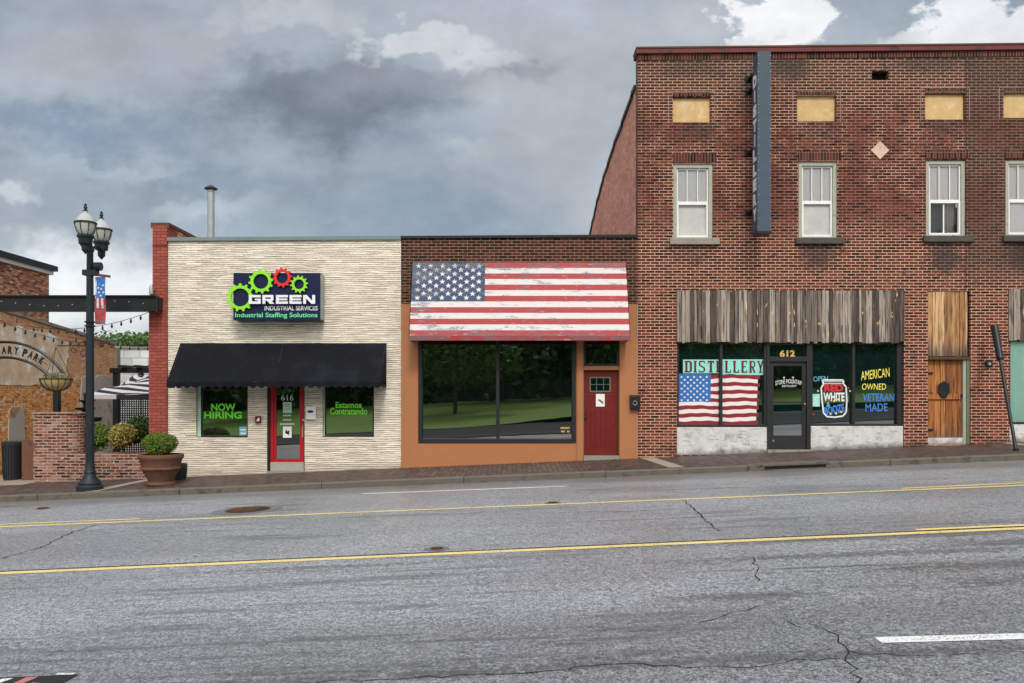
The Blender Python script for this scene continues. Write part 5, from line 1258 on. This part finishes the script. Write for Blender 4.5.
bin_('small_bin', 'short dark bin tucked behind the terracotta pot', X(180, 18.4), -.6, .30, WALKZ(-7.6, -.6), Z(463, 18.4))
# tiered fountain
fx, fy = X(85, 23), 4
t = thing('tiered_fountain', 'dark tiered garden fountain half hidden behind the lamp post', 'fountain', (fx, fy, -.45))
zz = lambda p: Z(p, 23)
mb = MB(); mb.lathe(fx, fy, [(.12, -.45), (.09, zz(424)), (.42, zz(421)), (.45, zz(417.5)), (.40, zz(417.5)), (.08, zz(419)), (.07, zz(411)), (.25, zz(409.5)), (.28, zz(407.5)), (.24, zz(407.5)), (.05, zz(408)), (.05, zz(403)), (.14, zz(401.5)), (.16, zz(400)), (.03, zz(400.5)), (.03, zz(396)), (.05, zz(394)), (.01, zz(392))], 24); mb.build('basins', 'black', t, smooth=True)
mb = MB(); mb.box(fx - .35, fx + .35, fy - .35, fy + .35, -.6, -.3); mb.build('plinth', 'concrete', t)

# ------------------------------------------------------------------ street lamp
dl = 17.05; lx, ly = X(90, dl), dl - D0; lz = WALKZ(lx, ly)
def LZ(p): return Z(p, dl)
lp = thing('street_lamp', 'tall dark ornamental street lamp with twin acorn lanterns at the kerb', 'street lamp', (lx, ly, lz))
mb = MB(); mb.lathe(lx, ly, [(.26, lz), (.26, lz + .08), (.22, lz + .12), (.23, lz + .15), (.20, lz + .19), (.13, lz + .28), (.11, lz + .36), (.12, lz + .38), (.10, lz + .42), (.085, lz + .6)], 24); mb.build('base', 'bluegrey', lp, smooth=True)
mb = MB(); mb.lathe(lx, ly, [(.085, lz + .6), (.078, LZ(330)), (.065, LZ(252)), (.085, LZ(251)), (.085, LZ(247)), (.05, LZ(246)), (.04, LZ(243)), (.06, LZ(241)), (.015, LZ(238))], 16)
for p in (322, 326): mb.lathe(lx, ly, [(.085, LZ(p) - .02), (.11, LZ(p) - .01), (.11, LZ(p) + .01), (.085, LZ(p) + .02)], 16)
mb.build('pole', 'bluegrey', lp, smooth=True)
mb = MB(); mb.tube([(lx, ly - .35, LZ(248)), (lx, ly - .2, LZ(245)), (lx, ly, LZ(248)), (lx + .05, ly + .2, LZ(245)), (lx + .1, ly + .4, LZ(248))], .028, 8); mb.build('arm', 'bluegrey', lp)
class LMB(MB):
    k = .87; z0 = 0
    def build(s, *a, **kw):
        for v in s.v: v.z = s.z0 + (v.z - s.z0) * s.k
        return MB.build(s, *a, **kw)
def lantern(cx, cy, zc):   # zc: bottom of the finial below
    MB = type('LB', (LMB,), {'z0': zc})
    d = cy + D0; k = 1.0
    f = MB(); f.lathe(cx, cy, [(.01, zc), (.03, zc + .03), (.05, zc + .06), (.075, zc + .09), (.08, zc + .22), (.13, zc + .24), (.14, zc + .38), (.165, zc + .40), (.165, zc + .45), (.12, zc + .46)], 20); L = f.build('lantern', 'bluegrey', lp, smooth=True)
    z = zc + .46; g_ = MB(); g_.lathe(cx, cy, [(.12, z), (.165, z + .07), (.195, z + .17), (.205, z + .26)], 24); g_.build('globe', 'globe', L, smooth=True)
    r = MB(); r.lathe(cx, cy, [(.205, z + .262), (.222, z + .265), (.222, z + .30), (.2, z + .31)], 24)
    for q in range(8):
        a = 2 * PI * q / 8; r.tube([(cx + rr * math.cos(a), cy + rr * math.sin(a), z + h) for rr, h in ((.128, 0), (.172, .07), (.202, .17), (.212, .26))], .009, 5)
    r.build('cage', 'black', L)
    c_ = MB(); c_.lathe(cx, cy, [(.195, z + .31), (.17, z + .38), (.11, z + .47), (.05, z + .52), (.045, z + .56)], 24); c_.build('cap', 'capglass', L, smooth=True)
    c_ = MB(); c_.lathe(cx, cy, [(.045, z + .561), (.055, z + .58), (.02, z + .61), (.04, z + .65), (.025, z + .69), (.03, z + .72), (.005, z + .76)], 12); c_.build('finial', 'black', L, smooth=True)
lantern(X(85.5, 16.7), 16.7 - D0, Z(254, 16.7)); lantern(X(101.5, 17.5), 17.5 - D0, Z(259.5, 17.5))
mb = MB(); mb.box(lx - .13, lx + .16, ly - .08, ly + .08, LZ(275.5), LZ(270)); mb.tube([(lx + .10, ly, LZ(266.5)), (lx + .24, ly, LZ(266.5))], .09, 14); mb.build('clamp_box', 'bluegrey', lp)
# banner on the pole
t = thing('pole_banner', 'narrow stars and stripes banner hanging from a red rod on the lamp', 'banner', (lx + .2, ly, LZ(324)))
bx0, bx1, bz0, bz1 = X(95.5, dl), X(106, dl), LZ(324.5), LZ(277)
mb = MB(); mb.bar((X(94, dl), ly, LZ(274.5)), (X(110, dl), ly, LZ(276.5)), .05); mb.build('rod', 'fascia', t)
mb = MB()
n = 10
def bp(u, v): return (bx0 + (bx1 - bx0) * u, ly - .02 + .02 * math.sin(v * 7 + u * 3), bz1 + (bz0 - bz1) * v)
def cloth(u0, u1, v0, v1, ci):
    mb.cur = ci
    for j in range(n):
        a, b = v0 + (v1 - v0) * j / n, v0 + (v1 - v0) * (j + 1) / n; mb.quad(bp(u0, b), bp(u1, b), bp(u1, a), bp(u0, a))
cloth(0, .12, 0, .45, 1); cloth(.12, 1, 0, .45, 2)
for k in range(5): cloth(k / 5, (k + 1) / 5, .45, .66, k % 2)
cloth(0, 1, .66, 1, 0)
mb.build('cloth', ['f_red', 'f_white', 'p_blue'], t)
mb = MB()
for u, v in ((.3, .06), (.65, .08), (.45, .15), (.8, .18), (.3, .23), (.62, .26), (.85, .33), (.4, .33), (.6, .40)):
    q = bp(u, v); star(mb, q[0], q[2], .03, q[1] - .005)
mb.build('stars', 'p_white', t)
# basket bracket arm and hanging basket
hx = X(57, dl)
mb = MB(); mb.tube([(lx, ly, LZ(345.5)), (hx, ly, LZ(345.8))], .014, 6)
def scr(cx, cz, r, tn, ph): return [(cx + r * (1 - k / 40) * math.cos(ph + tn * 2 * PI * k / 30), ly, cz + r * (1 - k / 40) * math.sin(ph + tn * 2 * PI * k / 30)) for k in range(31)]
mb.tube(scr(lx - .13, LZ(354), .10, 1.1, 0), .009, 5); mb.tube(scr(lx - .33, LZ(350.5), .075, 1.1, 2), .009, 5); mb.box(lx - .1, lx - .05, ly - .03, ly + .03, LZ(347), LZ(341)); mb.build('bracket', 'black', lp)
hb = thing('hanging_basket', 'coconut lined iron hanging basket under the lamp bracket', 'hanging basket', (X(56, dl), ly, LZ(391)))
hx = X(56, dl); R = 14.2 * dl / F; zr = LZ(379); zb = LZ(391)
mb = MB(); mb.lathe(hx, ly, [(R * (math.sin(a)), zr - (zr - zb) * math.cos(a)) for a in [k * PI / 16 for k in range(9)]], 24); mb.build('liner', 'coco', hb, smooth=True)
mb = MB(); mb.tube([(hx + R * 1.02 * math.cos(k * PI / 12), ly + R * 1.02 * math.sin(k * PI / 12), zr) for k in range(25)], .013, 6)
for k in range(14):
    a = 2 * PI * k / 14; mb.tube([(hx + R * 1.03 * math.sin(q) * math.cos(a), ly + R * 1.03 * math.sin(q) * math.sin(a), zr - (zr - zb) * 1.03 * math.cos(q)) for q in [j * PI / 12 for j in range(7)]], .007, 4)
mb.build('cage', 'black', hb)
mb = MB()
for a in (.3, 2.4, 4.5): mb.tube([(hx, ly, LZ(347)), (hx + R * math.cos(a), ly + R * math.sin(a), zr)], .006, 4)
mb.build('chain', 'black', hb)
mb = MB(); rnd = random.Random(5); foliage(mb, hx, ly, zr + .05, R * .85, R * .85, .09, 260, .03, rnd, .2); mb.build('plant', 'drypl', hb)

# ------------------------------------------------------------------ the other side of the street (seen in the shop windows)
sheet('far_kerb', 'kerb', -120, 120, -17.5, -17.301, lambda x, y: ROADZ(x) + .1)
sheet('side_street', 'darkroad', -120, 120, -33, -17.51, lambda x, y: ROADZ(x) + .02)
def lawnz(x, y):
    return lean(x) - .1 + max(0, min(1, (-y - 31) / 30)) * 1.4
mb = MB(); N = 30
edge = lambda x: -30 - 9 / (1 + math.exp(-(x - 3) / 2.5)) - 1.5 * math.sin(x * .15)
xs = [-110 + 220 * k / 110 for k in range(111)]
for i in range(110):
    a, b = xs[i], xs[i + 1]
    for j in range(12):
        v0, v1 = j / 12, (j + 1) / 12; f = lambda x, v: edge(x) + (-120 - edge(x)) * v
        P = [(b, f(b, v0)), (a, f(a, v0)), (a, f(a, v1)), (b, f(b, v1))]
        mb.poly([(p[0], p[1], lawnz(*p) + .02) for p in P])
struct(mb.build('lawn', 'grass'))
rnd = random.Random(21); k = 0
for row, (yy, step, h0) in enumerate(((-62, 9.5, 13), (-76, 9, 18))):
    x = -60 + row * 4
    while x < 62:
        make_tree('park_tree', 'leafy tree in the row across the street reflected in shop windows', x + rnd.uniform(-2, 2), yy + rnd.uniform(-3, 3), lawnz(x, yy), h0 + rnd.uniform(-1, 4), 6.6, 100 + k, 1500, .62, 'trees across the street', .35, .05); x += step; k += 1
make_tree('park_tree', 'leafy tree in the row across the street reflected in shop windows', -4.5, -44, lawnz(-4.5, -44), 9.5, 4.6, 77, 3200, .3, 'trees across the street', .16, .22)
make_tree('park_tree', 'leafy tree in the row across the street reflected in shop windows', 18, -50, lawnz(18, -50), 10, 4.6, 78, 2600, .34, 'trees across the street', .2, .15)
make_tree('park_tree', 'leafy tree in the row across the street reflected in shop windows', -22, -48, lawnz(-22, -48), 10, 4.6, 79, 2600, .34, 'trees across the street', .2, .15)

mb = MB(); rnd = random.Random(5); x = -120
while x < 120:
    for q in range(2): foliage(mb, x + rnd.uniform(-3, 3), -92 + rnd.uniform(-4, 4), lawnz(x, -92) + 4.5 + q * 7, 8, 4, 6.5, 210, 1.25, rnd, .2)
    x += 6
o = mb.build('woodland', 'leaf'); o['kind'] = 'stuff'  # leaf mass added to keep bright sky out of the shop window reflections
mb = MB()
for i in range(60):
    a, b = -180 + 6 * i, -174 + 6 * i; f = lambda q: 15 + 2.5 * math.sin(q * .13) + 1.6 * math.sin(q * .41)
    mb.quad((b, -100, -2), (a, -100, -2), (a, -112, f(a)), (b, -112, f(b))); mb.quad((b, -112, f(b)), (a, -112, f(a)), (a, -160, f(a) * .6), (b, -160, f(b) * .6))
struct(mb.build('hill', 'hillgreen'))  # dark bank added behind the trees, closes sky gaps in the window reflections

# ------------------------------------------------------------------ camera, sun, sky
cam = bpy.data.cameras.new('camera'); co = bpy.data.objects.new('camera', cam); COL.objects.link(co)
co.location = (0, -D0, EYE); co.rotation_euler = (PI / 2, 0, 0); cam.sensor_width = 36; cam.lens = 36 * F / 1024
cam.shift_y = (HZ - 341.5) / 1024; cam.clip_end = 3000; cam.clip_start = .1; scn.camera = co
SUN_EL, SUN_AZ = 48, -8     # sun behind and to the left of the viewer, veiled by cloud
sun = bpy.data.lights.new('sun', 'SUN'); sun.energy = 1.5; sun.angle = math.radians(12); sun.color = (1, .95, .88)
so = bpy.data.objects.new('sun', sun); COL.objects.link(so)
dirv = Vector((-math.sin(math.radians(SUN_AZ)) * math.cos(math.radians(SUN_EL)), -math.cos(math.radians(SUN_AZ)) * math.cos(math.radians(SUN_EL)), math.sin(math.radians(SUN_EL))))
so.rotation_euler = (-dirv).to_track_quat('-Z', 'Y').to_euler()
W = bpy.data.worlds.new('World'); scn.world = W; W.use_nodes = True; g = G(W.node_tree); bg = g.n['Background']
sky = g.node('ShaderNodeTexSky', sky_type='NISHITA', sun_disc=False); sky.sun_elevation = math.radians(SUN_EL); sky.sun_rotation = math.radians(180 + SUN_AZ); sky.air_density = 1.2; sky.dust_density = 2
tc = g.node('ShaderNodeTexCoord'); sp = g.node('ShaderNodeSeparateXYZ'); g.l.new(tc.outputs['Generated'], sp.inputs[0]); dx, dy, dz = sp.outputs
ady = g.m('MAXIMUM', g.m('ABSOLUTE', dy), .08)
u = g.m('DIVIDE', dx, ady); v = g.m('DIVIDE', dz, ady)
# a little perspective on the cloud layer
vec = g.xyz(u, g.m('MULTIPLY', v, 1.5), g.m('MULTIPLY', dy, .5))
n1 = g.noise(vec, 2.1, 7, .58, .5); n2 = g.noise(vec, 6.0, 6, .6, .3); n3 = g.noise(g.scale(vec, (1, 1.8, 1)), 1.1, 4, .5, .8)
S = .1     # world strength; colours below are divided by it
def C(r, g_, b_):
    f = lambda c: ((c / 255 + .055) / 1.055) ** 2.4 if c > 10 else 0
    return (f(r), f(g_), f(b_))
col = g.ramp(n3, [(.34, C(126, 142, 160)), (.5, C(150, 163, 177)), (.66, C(178, 186, 194))])
col = g.mix(g.step(n1, .48, .68), col, (*C(180, 188, 197), 1))
n4 = g.noise(vec, 15, 6, .62)
def warp(sd):
    q = g.scale(g.xyz(g.m('ADD', u, sd), v, sd), (1, 1.3, 1))
    return g.m('ADD', g.m('MULTIPLY_ADD', g.noise(q, 5.5, 4, .6), .14, -.07), g.m('MULTIPLY_ADD', g.noise(q, 24, 4, .62), .05, -.025))
uw = g.m('ADD', u, warp(3.1)); vw = g.m('ADD', v, warp(7.7))
def blob(px, py, rx, ry, c, st, soft=.5, amp=.9, fine=.5):
    global col
    a = g.m('DIVIDE', g.m('SUBTRACT', uw, (px - 512) / F), rx / F); e = g.m('DIVIDE', g.m('SUBTRACT', vw, (HZ - py) / F), ry / F)
    dd = g.m('SQRT', g.m('ADD', g.m('MULTIPLY', a, a), g.m('MULTIPLY', e, e)))
    nn = g.m('ADD', g.m('MULTIPLY_ADD', n1, amp * .6, -amp * .3), g.m('MULTIPLY_ADD', n4, fine, -fine / 2))
    k = g.m('MULTIPLY', g.step(g.m('ADD', dd, g.m('MULTIPLY', nn, 2)), 1.0, 1.0 - soft), st)
    col = g.mix(k, col, (*C(*c), 1))
blob(110, 50, 270, 80, (176, 181, 189), .8, .9)
blob(60, 135, 190, 50, (126, 146, 168), .85, .9)
blob(230, 175, 150, 26, (134, 150, 168), .7, .9)
blob(320, 100, 190, 58, (122, 131, 145), .95, .8)
blob(250, 222, 240, 40, (164, 178, 191), .7, .9)
blob(60, 300, 330, 70, (240, 243, 246), 1, .8, .8)
blob(10, 195, 60, 14, (216, 222, 228), .8, .8, 1.2)
blob(110, 165, 90, 10, (176, 190, 203), .7, .8, 1.2, 1)
blob(200, 205, 70, 14, (190, 200, 210), .7, .8, 1.2, 1)
blob(570, 120, 160, 130, (184, 189, 195), .8, .9)
blob(600, 215, 60, 70, (196, 201, 207), .6, .9)
blob(520, 70, 80, 14, (150, 158, 168), .7, .8)
blob(430, 205, 170, 26, (142, 159, 176), .75, .9)
blob(460, 160, 60, 16, (184, 192, 199), .7, .9)
blob(395, 36, 60, 30, (214, 218, 222), .9, .42, .5, 1.2)
blob(460, 56, 62, 24, (208, 212, 216), .85, .45, .5, 1.2)
blob(300, 18, 90, 22, (190, 195, 202), .8, .5, .6, 1.1)
blob(385, 82, 110, 30, (152, 158, 168), .9, .8, .5, .5)
blob(490, 95, 60, 18, (188, 192, 198), .6, .8, .5, .8)
blob(700, 20, 60, 40, (190, 196, 203), .8, .8)
blob(774, 14, 56, 50, (247, 248, 249), 1, .25, .5, 1.1)
blob(745, 44, 44, 16, (228, 231, 234), .8, .6, .7, 1)
blob(985, 24, 95, 34, (240, 242, 245), 1, .3, .5, 1.1)
blob(900, 38, 50, 14, (226, 230, 234), .8, .6, .5, 1)
blob(858, 10, 34, 40, (170, 182, 195), .8, .8)
dm = g.m('MULTIPLY_ADD', n4, .42, g.m('MULTIPLY_ADD', n2, .55, .525)); col = g.mix(1, col, g.xyz(dm, dm, dm), 'MULTIPLY')
# towards the sun, behind the viewer, the cover is thinner and brighter
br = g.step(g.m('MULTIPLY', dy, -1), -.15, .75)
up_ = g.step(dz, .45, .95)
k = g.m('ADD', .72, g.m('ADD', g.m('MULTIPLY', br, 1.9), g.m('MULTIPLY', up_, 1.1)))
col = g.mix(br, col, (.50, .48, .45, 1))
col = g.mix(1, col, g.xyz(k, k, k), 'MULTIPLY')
sc_ = 1 / S
cl = g.mix(1, col, (sc_, sc_, sc_, 1), 'MULTIPLY')
fin = g.mix(.94, sky.outputs[0], cl)
# ground half of the sphere
fin = g.mix(g.step(dz, -.002, -.06), fin, (1.5, 1.4, 1.3, 1))
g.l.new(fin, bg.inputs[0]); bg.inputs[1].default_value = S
scn.view_settings.view_transform = 'Standard'; scn.view_settings.look = 'None'; scn.view_settings.exposure = .45; scn.view_settings.gamma = 1; scn.view_settings.use_curve_mapping = False
scn.render.resolution_x, scn.render.resolution_y = 1024, 683
scn.cycles.max_bounces = 4; scn.cycles.diffuse_bounces = 2; scn.cycles.glossy_bounces = 3
